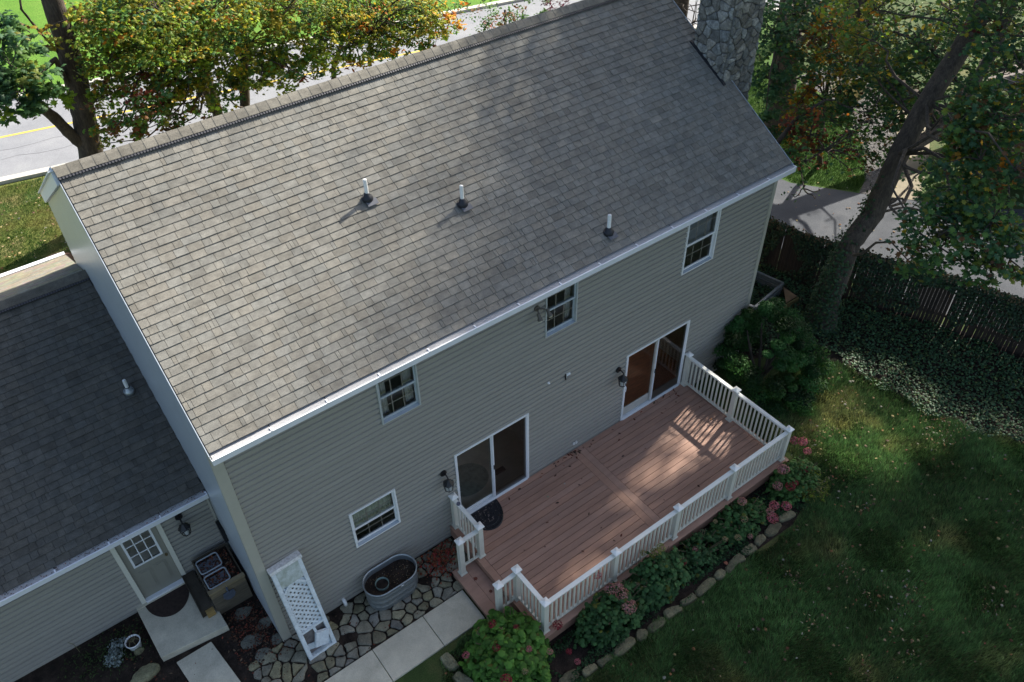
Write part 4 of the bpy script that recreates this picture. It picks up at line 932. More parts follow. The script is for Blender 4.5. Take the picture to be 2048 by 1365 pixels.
def crown(name, parent, blobs, leaf, shape=SIMPLE, r=None, m=M_leaf, sv=True, tilt=.6, flat=.75, lum=1.0):
    """blobs: (centre, radius, n leaves, colour mix)"""
    r = r or rng; PP = []; CC = []; tw = []
    for c, rad, n, mix in blobs:
        c = np.array(c); nc = max(3, int(n/22)); d = r.normal(0, 1, (nc, 3)); d /= np.linalg.norm(d, axis=1)[:, None]
        S_ = c+d*(rad*r.random((nc, 1))**.45)*np.array([1, 1, flat]); base = pick(mix, nc, r)
        base = base*r.uniform(.72, 1.3); k = r.integers(0, nc, n); p = S_[k]+r.normal(0, 1, (n, 3))*np.array([.19, .19, .10])*max(.55, min(1.4, rad/1.1))*.9
        col = np.where(r.random((n, 1)) < .6, base[k]*r.uniform(.8, 1.25, (n, 1)), pick(mix, n, r)); PP.append(p); CC.append(col)
        for q in S_[::3]: tw.append((c, q))
    P = np.concatenate(PP); C_ = np.clip(np.concatenate(CC)*lum, 0, .8)
    if sv: kp = sieve(P, r); P, C_ = P[kp], C_[kp]
    o = make_leaves(name, P, leaf, C_, m, parent, shape, tilt=tilt, r=r)
    return o, tw
def limb(mb, a, b, r0, r1, r, bend=.12, n=6):
    a, b = np.array(a, float), np.array(b, float); d = np.linalg.norm(b-a); P = []
    o1 = r.normal(0, bend*d, 3); o2 = r.normal(0, bend*d*.5, 3)
    for i in range(n):
        t = i/(n-1); P.append(a+(b-a)*t+o1*math.sin(math.pi*t)+o2*math.sin(2*math.pi*t)+np.array([0, 0, .10*d*math.sin(math.pi*t)]))
    mb.tube(P, list(np.linspace(r0, r1, n)), 6, cap=False); return P
def trunk_mesh(pts, rad, n=12, seed=0):
    r = random.Random(seed); P = []; R_ = []; pts = [np.array(p, float) for p in pts]
    for i in range(len(pts)-1):
        for k in range(6):
            t = k/6; P.append(pts[i]*(1-t)+pts[i+1]*t); R_.append((rad[i]*(1-t)+rad[i+1]*t)*(1+r.uniform(-.04, .04)))
    P.append(pts[-1]); R_.append(rad[-1]); mb = MB(); mb.tube(P, R_, n)
    mb.v = [tuple(np.array(v)+np.array([r.uniform(-.012, .012), r.uniform(-.012, .012), 0])) for v in mb.v]
    return mb
def tree(name, label, base, tpts, trad, forks, blobs, leaf, shape=SIMPLE, seed=1, group='trees around the house', sv=True, twigs=True, tilt=.6, lum=1.25):
    r = np.random.default_rng(seed); t = thing(name, label, 'tree', tuple(base), group)
    trunk_mesh(tpts, trad, 12, seed).build('trunk', M_bark, t, smooth=True)
    for f, fr in forks: trunk_mesh(f, fr, 9, seed+1).build('limb', M_bark, t, smooth=True)
    if blobs:
        cr, tw = crown('crown', t, blobs, leaf, shape, r, sv=sv, tilt=tilt, lum=lum)
        if twigs:
            mb = MB(); J = [np.array(p) for p in tpts[1:]]+[np.array(q) for f, _ in forks for q in f[1:]]
            for c, rad, n, mix in blobs:
                c = np.array(c); j = min(J, key=lambda q: np.linalg.norm(q-c)+(6 if q[2] > c[2]+.8 else 0)); dd = np.linalg.norm(c-j)
                limb(mb, j, c, min(.05, .015+.009*dd), .012, r)
            for a, b in tw: limb(mb, a, b, .016, .005, r, .12, 4)
            mb.build('branch', M_bark, t)
    return t

# ---------------- evergreen shrub by the deck
def blob_pts(r, c, rad, n, shell=.35):
    d = r.normal(0, 1, (n, 3)); d /= np.linalg.norm(d, axis=1)[:, None]; return np.array(c)+d*rad*(1-shell*r.random((n, 1))), d
r = np.random.default_rng(31); ev = thing('evergreen_shrub', 'dense dark green cypress shrub between the deck and house corner', 'shrub', (12.1, -.95, 0))
PP, CC, NN = [], [], []
for k in range(105):
    t = r.random()**.9; z = .2+1.95*t; R_ = (1.12*(1-t)**.5+.12); a = r.uniform(0, 2*math.pi); c = np.array([12.62+R_*math.cos(a)-.3*t, -1.05+R_*math.sin(a)*.95+.35*t, z])
    if c[1] > -.12: c[1] = -.12-abs(c[1]+.12)*.3
    n = 460; p, d = blob_pts(r, (0, 0, 0), 1.0, n, .5); s_ = r.choice([.13, .19, .26, .33])
    if c[2] > .35+.8*(c[0]-10.35): continue
    c[0] += .12*r.normal(); p = c+p*s_*np.array([1, 1, .62]); d = d+np.array([0, 0, .5])
    base = np.array([.028, .085, .020])*r.choice([.45, .8, 1.1, 1.6])*(np.array([1.25, 1.1, .9]) if r.random() < .3 else 1); up = np.clip(.75+.5*d[:, 2:3], .6, 1.3)
    PP.append(p); NN.append(d); CC.append(np.tile(base, (n, 1))*r.uniform(.75, 1.35, (n, 1)))
P, N_, C_ = np.concatenate(PP), np.concatenate(NN), np.concatenate(CC); kp = (P[:, 2] > .03) & (P[:, 1] < -.05) & (P[:, 2] < .75+.8*(P[:, 0]-10.35)); make_leaves('foliage', P[kp], .062, C_[kp], M_leaf, ev, DIAM, nrm=N_[kp], tilt=.5, r=r)
mb = MB(); [mb.tube([(12.4, -.9, 0), (12.4+.4*math.cos(a), -.9+.35*math.sin(a), .9), (12.35+.5*math.cos(a), -.85+.45*math.sin(a), 1.5)], [.05, .03, .012], 6) for a in np.linspace(0, 6, 7)]; mb.build('stem', M_bark, ev)
# ---------------- hydrangeas
def umbel(c, rad, col, parent, r, n=150):
    p, d = blob_pts(r, (0, 0, 0), 1.0, n, .15); p = np.array(c)+p*rad*np.array([1, 1, .75]); cc = np.array(col)*r.uniform(.6, 1.35, (n, 1))*(1+r.normal(0, .08, (n, 3)))
    make_leaves('flower_head', p, rad*.36, np.clip(cc, .005, .9), M_leaf, parent, DIAM, nrm=d*2, tilt=.4, r=r)
PINK, DUSTY, TAN, LIMEY, RED = (.48, .15, .17), (.44, .22, .19), (.33, .26, .14), (.27, .28, .08), (.3, .035, .05)
def hydrangea(label, c, rx, ry, h, n, size, base, heads, seed, dens=.5, group='hydrangea shrubs in the deck bed'):
    r = np.random.default_rng(seed); t = thing('hydrangea_bush', label, 'hydrangea', (c[0], c[1], 0), group)
    d = r.normal(0, 1, (n, 3)); d[:, 2] = np.abs(d[:, 2]); d /= np.linalg.norm(d, axis=1)[:, None]; q = r.random((n, 1))**.33
    lump = 1+.16*wob(d[:, 0]*3, d[:, 1]*3, 2, seed)[:, None]
    P = np.array([c[0], c[1], 0])+d*q*lump*np.array([rx, ry, h]); kp = (P[:, 2] > .04) & ((wob(P[:, 0], P[:, 1]+P[:, 2], 4.5, seed+3) > -.38) | (c[0] < 4))
    if c[1] < -2.9 and c[0] > 4: kp &= P[:, 1] < -3.12
    kp &= ~((P[:, 0] > 3.78) & (P[:, 1] > -3.1) & (P[:, 2] < 1.3))
    col = np.array(base)*r.uniform(.6, 1.5, (n, 1))*(1+.15*wob(P[:, 0], P[:, 1], 4, seed)[:, None]); yl = r.random(n) < .03; col[yl] = np.array([.15, .17, .03])*r.uniform(.6, 1.2, (yl.sum(), 1))
    make_leaves('foliage', P[kp], size, col[kp], M_leaf, t, HEX5, nrm=d[kp]*.6+np.array([0, 0, .8]), tilt=.38, droop=.35, r=r)
    mb = MB()
    for k in range(14): a = r.uniform(0, 6.28); mb.tube([(c[0], c[1], 0), (c[0]+rx*.4*math.cos(a), c[1]+ry*.4*math.sin(a), h*.5), (c[0]+rx*.75*math.cos(a), c[1]+ry*.75*math.sin(a), h*.8)], [.012, .009, .006], 5)
    mb.build('stem', mat('woody stem', (.12, .09, .05), .85), t)
    for (x, y, z, rad, col) in heads: umbel((x, y, z+.03), rad*1.25, col, t, r)
    return t
def hp(x, y, z): p = at(x, y, 2, z); return (p[0], p[1], z)
big = [(*hp(985, 1250, .82), .07, RED), (*hp(1002, 1262, .78), .05, DUSTY), (*hp(1032, 1256, .82), .05, RED), (*hp(993, 1297, .78), .065, RED), (*hp(932, 1312, .6), .06, PINK), (*hp(1012, 1362, .7), .09, RED), (*hp(1058, 1300, .8), .05, PINK), (*hp(1100, 1305, .6), .05, DUSTY), (*hp(958, 1262, .6), .04, TAN), (*hp(1050, 1345, .7), .05, TAN)]
cb = at(1018, 1298, 2, .35)
hydrangea('large bright green hydrangea mound with red flower heads at deck corner', (cb[0], cb[1]), .80, .80, .90, 4000, .16, (.095, .215, .035), big, 41)
hydrangea('dark hydrangea with dusty pink heads at the rail near the deck corner', (5.15, -3.5), .85, .48, .9, 2100, .125, (.055, .13, .04), [(*hp(1195, 1152, .98), .075, PINK), (*hp(1220, 1180, .85), .10, DUSTY), (*hp(1243, 1190, .82), .11, DUSTY), (*hp(1236, 1175, .95), .08, DUSTY), (*hp(1258, 1215, .7), .12, DUSTY), (*hp(1115, 1252, .5), .08, RED), (*hp(1138, 1305, .3), .05, RED), (*hp(1155, 1325, .3), .05, PINK)], 42)
hydrangea('tall hydrangea with tan and lime drying heads reaching over the second rail', (6.3, -3.5), .8, .45, 1.0, 2100, .125, (.052, .125, .04), [(*hp(1310, 1110, .8), .10, LIMEY), (*hp(1322, 1098, 1.0), .08, LIMEY), (*hp(1308, 1128, .7), .08, TAN), (*hp(1288, 1165, .6), .06, TAN), (*hp(1286, 1108, .8), .05, LIMEY), (*hp(1367, 1127, .4), .05, RED)], 43)
hydrangea('low sparse hydrangea in the middle of the deck bed with brown heads', (7.5, -3.52), .75, .42, .5, 1200, .10, (.05, .12, .04), [(*hp(1390, 1100, .4), .05, DUSTY), (*hp(1450, 1080, .4), .05, TAN), (*hp(1475, 1077, .4), .06, TAN), (*hp(1500, 1075, .3), .05, DUSTY), (*hp(1430, 1045, .6), .04, TAN)], 44)
hydrangea('leafy mid green hydrangea below the third rail section', (8.75, -3.5), .8, .42, .6, 1500, .115, (.06, .14, .04), [(*hp(1484, 1005, .7), .08, DUSTY), (*hp(1488, 1040, .5), .07, TAN), (*hp(1548, 1013, .5), .09, PINK), (*hp(1545, 1038, .5), .10, PINK), (*hp(1572, 1014, .5), .09, PINK), (*hp(1540, 1025, .6), .07, DUSTY)], 45)
hydrangea('loose hydrangea with bright pink heads beyond the far deck corner', (10.45, -3.55), .75, .45, .7, 1600, .11, (.075, .16, .04), [(*hp(1588, 883, .8), .085, PINK), (*hp(1605, 885, .8), .09, PINK), (*hp(1614, 904, .7), .075, PINK), (*hp(1610, 940, .5), .07, RED), (*hp(1566, 940, .7), .11, DUSTY), (*hp(1555, 974, .5), .09, DUSTY), (*hp(1580, 975, .5), .09, RED), (*hp(1590, 968, .5), .06, RED)], 46)
r = np.random.default_rng(48); n = 9000; x = r.uniform(3.6, 10.6, n); y = r.uniform(-4.12, -3.2, n); kp = (wob(x, y, 2.2, 4) > -.25) & ((y > -3.95) | (wob(x, y, 3, 1) > .25)); x, y = x[kp], y[kp]
o = make_leaves('bed_groundcover', np.stack([x, y, .03+.16*r.random(len(x))*np.clip(.6+wob(x, y, 3, 2), .1, 1)], 1), .06, np.array([.028, .07, .025])*r.uniform(.5, 1.7, (len(x), 1)), M_leaf, None, SIMPLE, tilt=.5, kind='stuff', r=r); tag(o, 'low dark leafy ground cover filling the bed behind the edging stones', 'ground cover')
# yellowing ornamental tuft at the end of the bed
r = np.random.default_rng(47); yg = thing('yellow_shrub', 'spiky yellow green perennial at the end of the stone edging', 'shrub', (10.3, -4.1, 0)); c = at(1622, 968, 2, .2)
P = []; mb = MB()
for k in range(70):
    a = r.uniform(0, 6.28); l = r.uniform(.2, .42); e = (c[0]+l*math.cos(a), c[1]+l*math.sin(a), r.uniform(.05, .3)); mb.tube([(c[0], c[1], .02), ((c[0]+e[0])/2, (c[1]+e[1])/2, .22), e], [.004, .004, .002], 3); P += [np.array(e)+r.normal(0, .04, 3) for _ in range(8)]
mb.build('stem', mat('straw stem', (.2, .19, .07), .8), yg); P = np.array(P); make_leaves('foliage', P, .06, pick({'olive': 2, 'lime': 1}, len(P), r), M_leaf, yg, SIMPLE, r=r)
# dusty miller
for (px_, py_, lb) in ((236, 1292, 'silver leaved dusty miller beside the white flower pot'), (228, 1318, 'lower silver leaved plant at the corner of the garage bed')):
    c = at(px_, py_, 2, .12); t = thing('dusty_miller', lb, 'plant', (c[0], c[1], 0)); n = 260; p, d = blob_pts(r, (0, 0, 0), 1, n, .6); p = np.array([c[0], c[1], .12])+p*np.array([.19, .17, .14]); make_leaves('foliage', p, .06, np.array([.36, .42, .40])*r.uniform(.6, 1.2, (n, 1)), M_leaf, t, LOBED, nrm=d, r=r)
    MB().tube([(c[0], c[1], 0), (c[0], c[1], .16)], .012, 5).build('stem', MATS['dry stem'], t)
gs = thing('green_perennial', 'low leafy green plants along the garage wall bed', 'plant', (-2.9, 1.9, 0)); n = 900
p = np.array([-2.75, 1.75, .06])+r.normal(0, 1, (n, 3))*np.array([.42, .25, .06]); p[:, 2] = np.abs(p[:, 2]); p = p[(p[:, 1] < 2.2) & ~((p[:, 0] > -2.12) & (p[:, 1] > .95))]; make_leaves('foliage', p, .05, np.array([.06, .10, .03])*r.uniform(.5, 1.4, (len(p), 1)), M_leaf, gs, SIMPLE, r=r)
MB().tube([(-3.25, 2.15, 0), (-3.25, 2.12, .35), (-3.3, 2.1, .5)], .006, 4).build('stem', MATS['dry stem'], gs)

# ================================================================== FENCE, IVY
FP = [(15.0, 8.5), (15.35, 5.4), (15.9, 2.9), (16.25, 1.2), (16.81, -.37), (17.71, -2.39), (18.36, -4.49), (19.0, -7.2)]
fence = thing('picket_fence', 'dark brown wooden stockade fence overgrown with ivy', 'fence', (16.8, 0, 0))
def fpath(s):
    acc = 0
    for (x0_, y0_), (x1_, y1_) in zip(FP[:-1], FP[1:]):
        l = math.hypot(x1_-x0_, y1_-y0_)
        if s <= acc+l: t = (s-acc)/l; return (x0_+(x1_-x0_)*t, y0_+(y1_-y0_)*t, math.atan2(y1_-y0_, x1_-x0_))
        acc += l
    return (*FP[-1], -1.3)
FT = sum(math.hypot(b[0]-a[0], b[1]-a[1]) for a, b in zip(FP[:-1], FP[1:])); FH = 1.62
M_fence = mat('dark stained pickets', (.036, .024, .016), .9, .35, 6, tint=True, stretch=(1, 1, .2), bump=.4)
s = 3.0; rf = random.Random(9)
while s < FT-.1:
    x, y, a = fpath(s); w = .088; h = FH+rf.uniform(-.03, .03); gap = .004 if rf.random() < .93 else .022
    d = np.array([math.cos(a), math.sin(a), 0]); p = np.array([-d[1], d[0], 0]); ln = rf.uniform(-.02, .02)
    MB().tint(rf.uniform(.55, 1.05)).obox((x, y, h/2), d*w/2, p*.011, np.array([ln, ln*.5, h/2])).build('picket', M_fence, fence); s += w+gap
mb = MB()
for z in (.35, 1.3):
    for (x0_, y0_), (x1_, y1_) in zip(FP[1:-1], FP[2:]): mb.bar((x0_+.045, y0_+.01, z), (x1_+.045, y1_+.01, z), .045, .08)
mb.tint(.8).build('rail', M_fence, fence)
r = np.random.default_rng(61)
def ivycol(n, hi=1.0): return np.where(r.random((n, 1)) < .12, np.array([.075, .11, .03]), np.array([.034, .078, .030]))*r.uniform(.6, 1.5, (n, 1))*hi
n = 21000; ssv = r.uniform(2.2, FT-.05, n); hh = FH*(1-r.random(n)**1.6*.98); cov = wob(ssv*1.0, hh*1.2, 1.3, 2)+(hh/FH)*1.1
pp = np.array([fpath(q) for q in ssv]); nx_, ny_ = np.sin(pp[:, 2]), -np.cos(pp[:, 2]); side = np.where(r.random(n) < .75, 1, -1)
P = np.stack([pp[:, 0]+side*nx_*r.uniform(.02, .12, n), pp[:, 1]+side*ny_*r.uniform(.02, .12, n), hh+r.uniform(-.03, .08, n)*(hh > 1.4)], 1)
kp = (cov > .30); dirn = np.stack([side*nx_, side*ny_, np.full(n, .5)], 1)
tp = kp & (P[:, 2] > FH-.12); colr = ivycol(n, .5); colr[tp & (r.random(n) < .35)] = (.11, .075, .035)
o = make_leaves('ivy_on_fence', P[kp], .075, colr[kp], M_ivy, None, HEX5, nrm=dirn[kp], tilt=.4, r=r, kind='stuff'); tag(o, 'ivy climbing over the picket fence and its top', 'ivy')
# ground ivy
poly = np.array([(12.7, 8.5), (15.0, 8.2), (15.8, 3.2), (16.2, 1.2), (16.75, -.4), (17.6, -2.4), (18.3, -4.5), (18.9, -6.9), (16.5, -7.2), (15.15, -5.3), (14.62, -4.0), (14.6, -2.6), (14.5, -1.6), (14.1, -.7), (13.3, -.3), (12.7, .2)])
def inpoly(x, y, P):
    c = np.zeros(len(x), bool); j = len(P)-1
    for i in range(len(P)):
        xi, yi = P[i]; xj, yj = P[j]
        if yi != yj: c ^= ((yi > y) != (yj > y)) & (x < (xj-xi)*(y-yi)/(yj-yi)+xi)
        j = i
    return c
n = 52000; x = r.uniform(12.6, 19, n); y = r.uniform(-7.2, 8.5, n); e = .25*wob(x, y, 3, 1); kp = inpoly(x+e, y+e, poly) & (r.random(n) < np.clip(1.4-(y > 3)*.6, 0, 1)); x, y = x[kp], y[kp]
bedbox = (x > 14.15) & (x < 15.5) & (y > .45) & (y < 1.9)
P = np.stack([x, y, .03+.07*r.random(len(x))+.05*wob(x, y, 2, 4)+.03], 1)
o = make_leaves('ground_ivy', P, .078, ivycol(len(x)), M_ivy, None, HEX5, tilt=.42, r=r, kind='stuff'); tag(o, 'glossy dark ivy ground cover along the fence', 'ivy')
# raised beds between house and fence
rb = thing('metal_raised_bed', 'corrugated galvanised raised bed frame in the ivy by the house corner', 'raised bed', (14.9, 1.4, 0))
C4 = [(15.52, .98), (15.32, 1.95), (13.9, 1.62), (14.12, .78)]
for k in range(4):
    a, b = np.array(C4[k]), np.array(C4[(k+1) % 4]); d = (b-a)/np.linalg.norm(b-a); q = np.array([-d[1], d[0]]); m = MB()
    for z in (.05, .12, .19, .26, .33): m.bar((*(a), z), (*(b), z), .045 if int(z*100) % 2 else .02, .05)
    m.bar((*a, .38), (*b, .38), .07, .02); m.build('side_panel', M_galv, rb)
MB().bar((14.2, 1.1, .36), (14.9, 1.65, .36), .05, .03).build('crossbar', M_wood, rb)
wb_ = thing('timber_raised_bed', 'open timber bed frame with triangular corner board behind shrub', 'raised bed', (15, .6, 0))
MB().tint((1.3, 1.2, .6)).bar((14.42, .42, .12), (15.52, .42, .12), .045, .24).build('front_board', M_wood, wb_)
MB().tint((.9, .75, .6)).bar((15.5, .45, .12), (15.55, .97, .12), .045, .24).build('side_board', M_wood, wb_)
MB().tint((1.6, 1.2, .9)).prism([(15.05, .46), (15.50, .46), (15.50, .92)], .245, .27).build('corner_board', M_wood, wb_)

# ================================================================== TREES (right)
def B(x, y, d, rad, n, mix): return (far(x, y, d), rad, n, mix)
G1 = {'deep': 4, 'green': 5, 'olive': 1.1, 'yellow': .35, 'rust': .4, 'lime': .15}; G2 = {'green': 4, 'lime': 1.2, 'yellow': 2.2, 'olive': 2, 'orange': .3}; G3 = {'rust': 2, 'red': 2.2, 'green': 2, 'orange': .6}; G4 = {'orange': 5, 'yellow': 2, 'rust': 1}; GD = {'deep': 6, 'green': 1}
zA = [at(*q, 1, -.45) for q in [(1702, 485), (1746, 427), (1798, 308), (1853, 205), (1941, 68), (1975, 0)]]
tA = [(15.35, -.5, 0), (15.42, -.47, .5), (15.5, -.45, 1.2)]+[tuple(q) for q in zA]+[(18.9, -.3, 9.6), (19.4, 0, 12.5), (19.6, .3, 15.5)]
radA = [.44, .33, .29, .265, .25, .24, .23, .225, .22, .18, .12, .06]
fA = [([tuple(zA[2]), tuple(at(1880, 260, 1, -.3)), tuple(at(1935, 185, 1, -.2)), tuple(at(1990, 100, 1, 0)), (21.5, .3, 9)], [.17, .16, .15, .13, .08]), ([(18.6, -.4, 9.0), (19.9, -2.2, 11.5), (21, -4.4, 13.5)], [.17, .12, .06])]
D = 19.5
blA = [B(1905, 470, 18.0, 1.05, 900, G1), B(1885, 430, 18.3, .65, 380, G1), B(1985, 440, 18.3, 1.0, 800, G1), B(1945, 540, 17.6, .62, 260, G1), B(2020, 520, 17.8, .6, 260, G1), B(1815, 520, 18.6, .42, 130, G1),
       B(1930, 375, 18.5, .75, 480, G1), B(1960, 320, 18.8, .8, 430, {**G1, 'rust': 1.2, 'orange': .8}), B(2030, 340, 18, .7, 300, G1), B(1945, 290, 19.5, .7, 400, G1), B(1985, 235, 19, .9, 560, G1), B(1990, 230, 19, 1.0, 640, {**G1, 'yellow': 1.2}), B(2040, 130, 19.5, 1.0, 500, G1), B(2010, 140, 20, .9, 420, G1),
       B(1850, 130, 25.5, 1.2, 700, G1), B(1790, 170, 24.5, 1.1, 700, G1), B(1720, 130, 24, 1.1, 620, {**G1, 'yellow': 1.2}), B(1830, 80, 25.5, 1.1, 640, G1), B(1680, 170, 25, .9, 420, {**G1, 'yellow': 1.5, 'orange': .6}), B(1640, 60, 26, .8, 300, {**G1, 'lime': 1}), B(2000, 40, 21, 1.1, 560, {**G1, 'red': .8}), B(1740, 235, 24.5, .9, 420, G1), B(1700, 215, 24, .8, 300, {**G1, 'yellow': 1}), B(1760, 300, 25.5, .6, 200, {**G1, 'yellow': 1}), B(1875, 335, 25.5, .9, 420, G1), B(1885, 235, 25.5, 1.0, 460, G1), B(1840, 400, 25, .55, 160, G1), B(1905, 440, 24.5, .9, 340, G1), B(1790, 235, 25.5, .7, 260, G1), B(1950, 180, 26, 1.1, 460, G1), B(1920, 60, 27, 1.3, 520, {**G1, 'yellow': 1}),
       B(1750, 20, 23, 1.2, 560, {**G2, 'green': 5}), B(1900, 20, 23, 1.2, 560, {**G2, 'green': 5}), B(1690, 60, 23, .9, 260, G2)]
tree('maple_tree', 'big leaning maple with ivy on its trunk beside the fence', (15.35, -.5, 0), tA, radA, fA, blA, .165, LOBED, 71)
# ivy on that trunk
n = 5200; t = r.random(n)**1.35*4.2; seg = np.array(tA[:9]); zz = seg[:, 2]; cx = np.interp(t, zz, seg[:, 0]); cy = np.interp(t, zz, seg[:, 1]); rad = np.interp(t, zz, radA[:9])+r.uniform(.02, .13, n); a = r.uniform(0, 6.28, n); side = np.clip(1.0-t/2.6+.75*np.cos(a-2.6), 0, 1); kp = r.random(n) < side
P = np.stack([cx+rad*np.cos(a), cy+rad*np.sin(a), t], 1)[kp]; dn = np.stack([np.cos(a), np.sin(a), np.full(n, .4)], 1)[kp]
o = make_leaves('ivy_on_trunk', P, .085, ivycol(len(P), .75), M_ivy, None, HEX5, nrm=dn, tilt=.35, r=r, kind='stuff'); tag(o, 'ivy wrapping the lower trunk of the leaning maple', 'ivy')
# ivy-covered second tree, behind the chimney
tB = [at(1560, 238, 1, 7)*[1, 1, 0], at(1562, 200, 1, 7), at(1572, 110, 1, 7), at(1585, 10, 1, 7), (21.8, 7, 8), (21.6, 7, 12)]
blB = [B(1545, 60, 24, 1.0, 620, GD), B(1590, 110, 24, .9, 560, G1), B(1540, 160, 23.5, .7, 460, GD), B(1575, 210, 24.5, .6, 300, GD), B(1600, 30, 25, 1.0, 520, G1), B(1530, 240, 23, .5, 240, GD), B(1555, 290, 23, .5, 200, G1), B(1640, 20, 26, .8, 260, GD), B(1385, 45, 26, 1.3, 640, {'olive': 3, 'green': 4, 'lime': .6}), B(1365, 15, 28, 1.2, 400, {'olive': 3, 'green': 4}), B(1650, 75, 25.5, .5, 130, G1)]
tree('ivy_clad_tree', 'dark ivy clad tree standing behind the stone chimney', (tB[0][0], tB[0][1], 0), tB, [.5, .45, .42, .4, .3, .1], [([tuple(tB[2]), tuple(far(1630, 60, 26)), tuple(far(1680, 20, 27))], [.15, .1, .06])], blB, .16, LOBED, 72)
# orange/red small trees and the sprays near the roof corner
tC = [at(1640, 330, 2, 0), at(1640, 290, 1, 4.5), far(1650, 200, 25.5), far(1665, 100, 26)]
blC = [B(1660, 45, 25, .65, 360, G4), B(1665, 110, 25, .7, 380, G4), B(1625, 160, 24.5, .6, 300, G4), B(1640, 95, 25, .6, 240, G4), B(1600, 215, 24, .5, 200, {**G4, 'yellow': 5}), B(1585, 270, 23.5, .35, 100, {**G4, 'yellow': 5}), B(1690, 70, 26, .5, 120, G4), B(1605, 195, 24.5, .35, 90, {**G4, 'yellow': 6}), B(1570, 250, 24, .4, 80, {'orange': 3, 'yellow': 3}), B(1600, 130, 25, .5, 70, G4), B(1690, 140, 25.5, .6, 120, {'yellow': 2, 'green': 3}), B(1680, 180, 25, .5, 110, {'green': 3, 'yellow': 1})]
tree('orange_maple', 'slender maple with glowing orange leaves behind the ivy clad tree', (tC[0][0], tC[0][1], 0), tC, [.09, .08, .06, .03], [], blC, .13, LOBED, 73)
tE = [(18.4, 5.6, 0), (18.5, 5.5, 1.5), tuple(far(1545, 300, 22)), tuple(far(1590, 240, 22.3)), tuple(far(1650, 200, 22.5))]
blE = [B(1620, 270, 22, .7, 330, G3), B(1665, 305, 22, .65, 330, {**G3, 'green': 3}), B(1610, 320, 21.5, .5, 200, {'green': 3, 'red': 2}), B(1700, 270, 22, .6, 230, {**G3, 'green': 4}), B(1575, 330, 21.5, .35, 90, G1), B(1720, 310, 22, .4, 130, G3), B(1640, 380, 20.8, .22, 42, {'deep': 1, 'green': 2}), B(1610, 372, 20.8, .25, 46, {'deep': 1, 'green': 2}), B(1590, 395, 20.8, .14, 16, {'deep': 1, 'green': 2}), B(1630, 398, 20.6, .12, 14, {'green': 2}), B(1620, 235, 22.5, .5, 140, {'green': 3, 'rust': 1}), B(1740, 240, 22, .55, 170, {'rust': 2, 'green': 3}), B(1735, 300, 22.5, .55, 110, {'green': 4, 'rust': 1, 'olive': 1}), B(1755, 205, 23, .7, 150, {'green': 4, 'olive': 2}), B(1700, 340, 22, .4, 60, {'green': 3, 'rust': 2}), B(1660, 240, 23, .7, 160, {'green': 3, 'olive': 2, 'orange': .6})]
blE = [(c_, q_*1.1, int(n_*1.9), m_) for c_, q_, n_, m_ in blE]
tree('red_maple', 'small red and green maple above the neighbouring lawn', tE[0], tE, [.11, .09, .07, .05, .03], [([tuple(tE[2]), tuple(far(1650, 300, 22)), tuple(far(1600, 330, 21.6)), tuple(far(1608, 378, 20.8))], [.03, .02, .012, .006])], blE, .125, LOBED, 74)
tF = [(27, 2.2, 0), tuple(far(1730, 130, 30)), tuple(far(1725, 40, 30)), tuple(far(1720, -60, 30))]
blF = [B(2000, 60, 29, 1.6, 700, G2), B(1930, 90, 29, 1.4, 520, {**G2, 'green': 6}), B(1880, 10, 30, 1.4, 480, {**G2, 'green': 6}), B(2035, 10, 29, 1.4, 420, {**G2, 'green': 6}), B(1995, 150, 28, 1.2, 380, {**G2, 'green': 7}), B(1720, 70, 28, 1.2, 420, G2), B(1780, 110, 28, 1.0, 300, G2), B(1690, 120, 28, .9, 240, {**G2, 'orange': 3}), B(1760, 30, 30, 1.3, 420, G2), B(1830, 20, 30, 1.3, 420, G2), B(1960, 25, 30, 1.4, 420, {**G2, 'yellow': 4}), B(1800, 70, 29, 1.1, 330, G2), B(2040, 60, 29, 1.3, 300, {'olive': 2, 'yellow': 2}), B(2030, 240, 27, .9, 240, {'yellow': 3, 'olive': 2, 'green': 2}), B(1960, 350, 25, .6, 160, {'yellow': 2, 'olive': 2, 'orange': .6}), B(1900, 370, 24, .6, 150, {'yellow': 2, 'green': 2}), B(1690, 20, 31, 1, 200, {'orange': 2, 'yellow': 3}), B(1870, 170, 27, 1.0, 240, {'yellow': 2, 'green': 3})]
tree('yellowing_tree', 'tall yellow green tree farther off beyond the driveway', (27, 2.2, 0), tF, [.4, .36, .33, .3], [([tuple(tF[1]), tuple(far(1690, 60, 30.5)), tuple(far(1700, -20, 31))], [.22, .2, .16])], blF, .2, SIMPLE, 75)
# unseen crowns added on the right, leaves laid along sun rays to cast shade
r = np.random.default_rng(81)
def shade(n, mk, size, za=12.5, zb=22):
    T_ = mk(n); v = np.clip(light_at(T_), .018, .999); T_ = T_[r.random(n) < -np.log(v)/4.0]
    z = r.uniform(za, zb, len(T_)); z = np.where((T_[:, 2] > 4) & (T_[:, 0] > 7), r.uniform(13, 24, len(T_)), z)+1.0*wob(T_[:, 0], T_[:, 1], .8, 6)
    P = T_+SUN*((z-T_[:, 2])/SUN[2])[:, None]
    g, hit = target(P); g[:, 2] = np.where(hit, 6, .2); v = light_at(g)
    return P[~((v > .3) & (r.random(len(P)) < v)) & ~hit] if mk is not mkroof else P
def mkroof(n): y = r.uniform(-OH, WR+.5, n); return np.stack([r.uniform(0, L+1.0, n), y, HE+SL*(np.minimum(y, WR)+OH)], 1)
def mkyard(n): return np.stack([r.uniform(-2.5, 17.3, n), r.uniform(-12, 3.5, n), np.full(n, DZ)], 1)
def mkdrive(n): return np.stack([r.uniform(17.3, 27, n), r.uniform(-6, 9, n), np.full(n, .1)], 1)
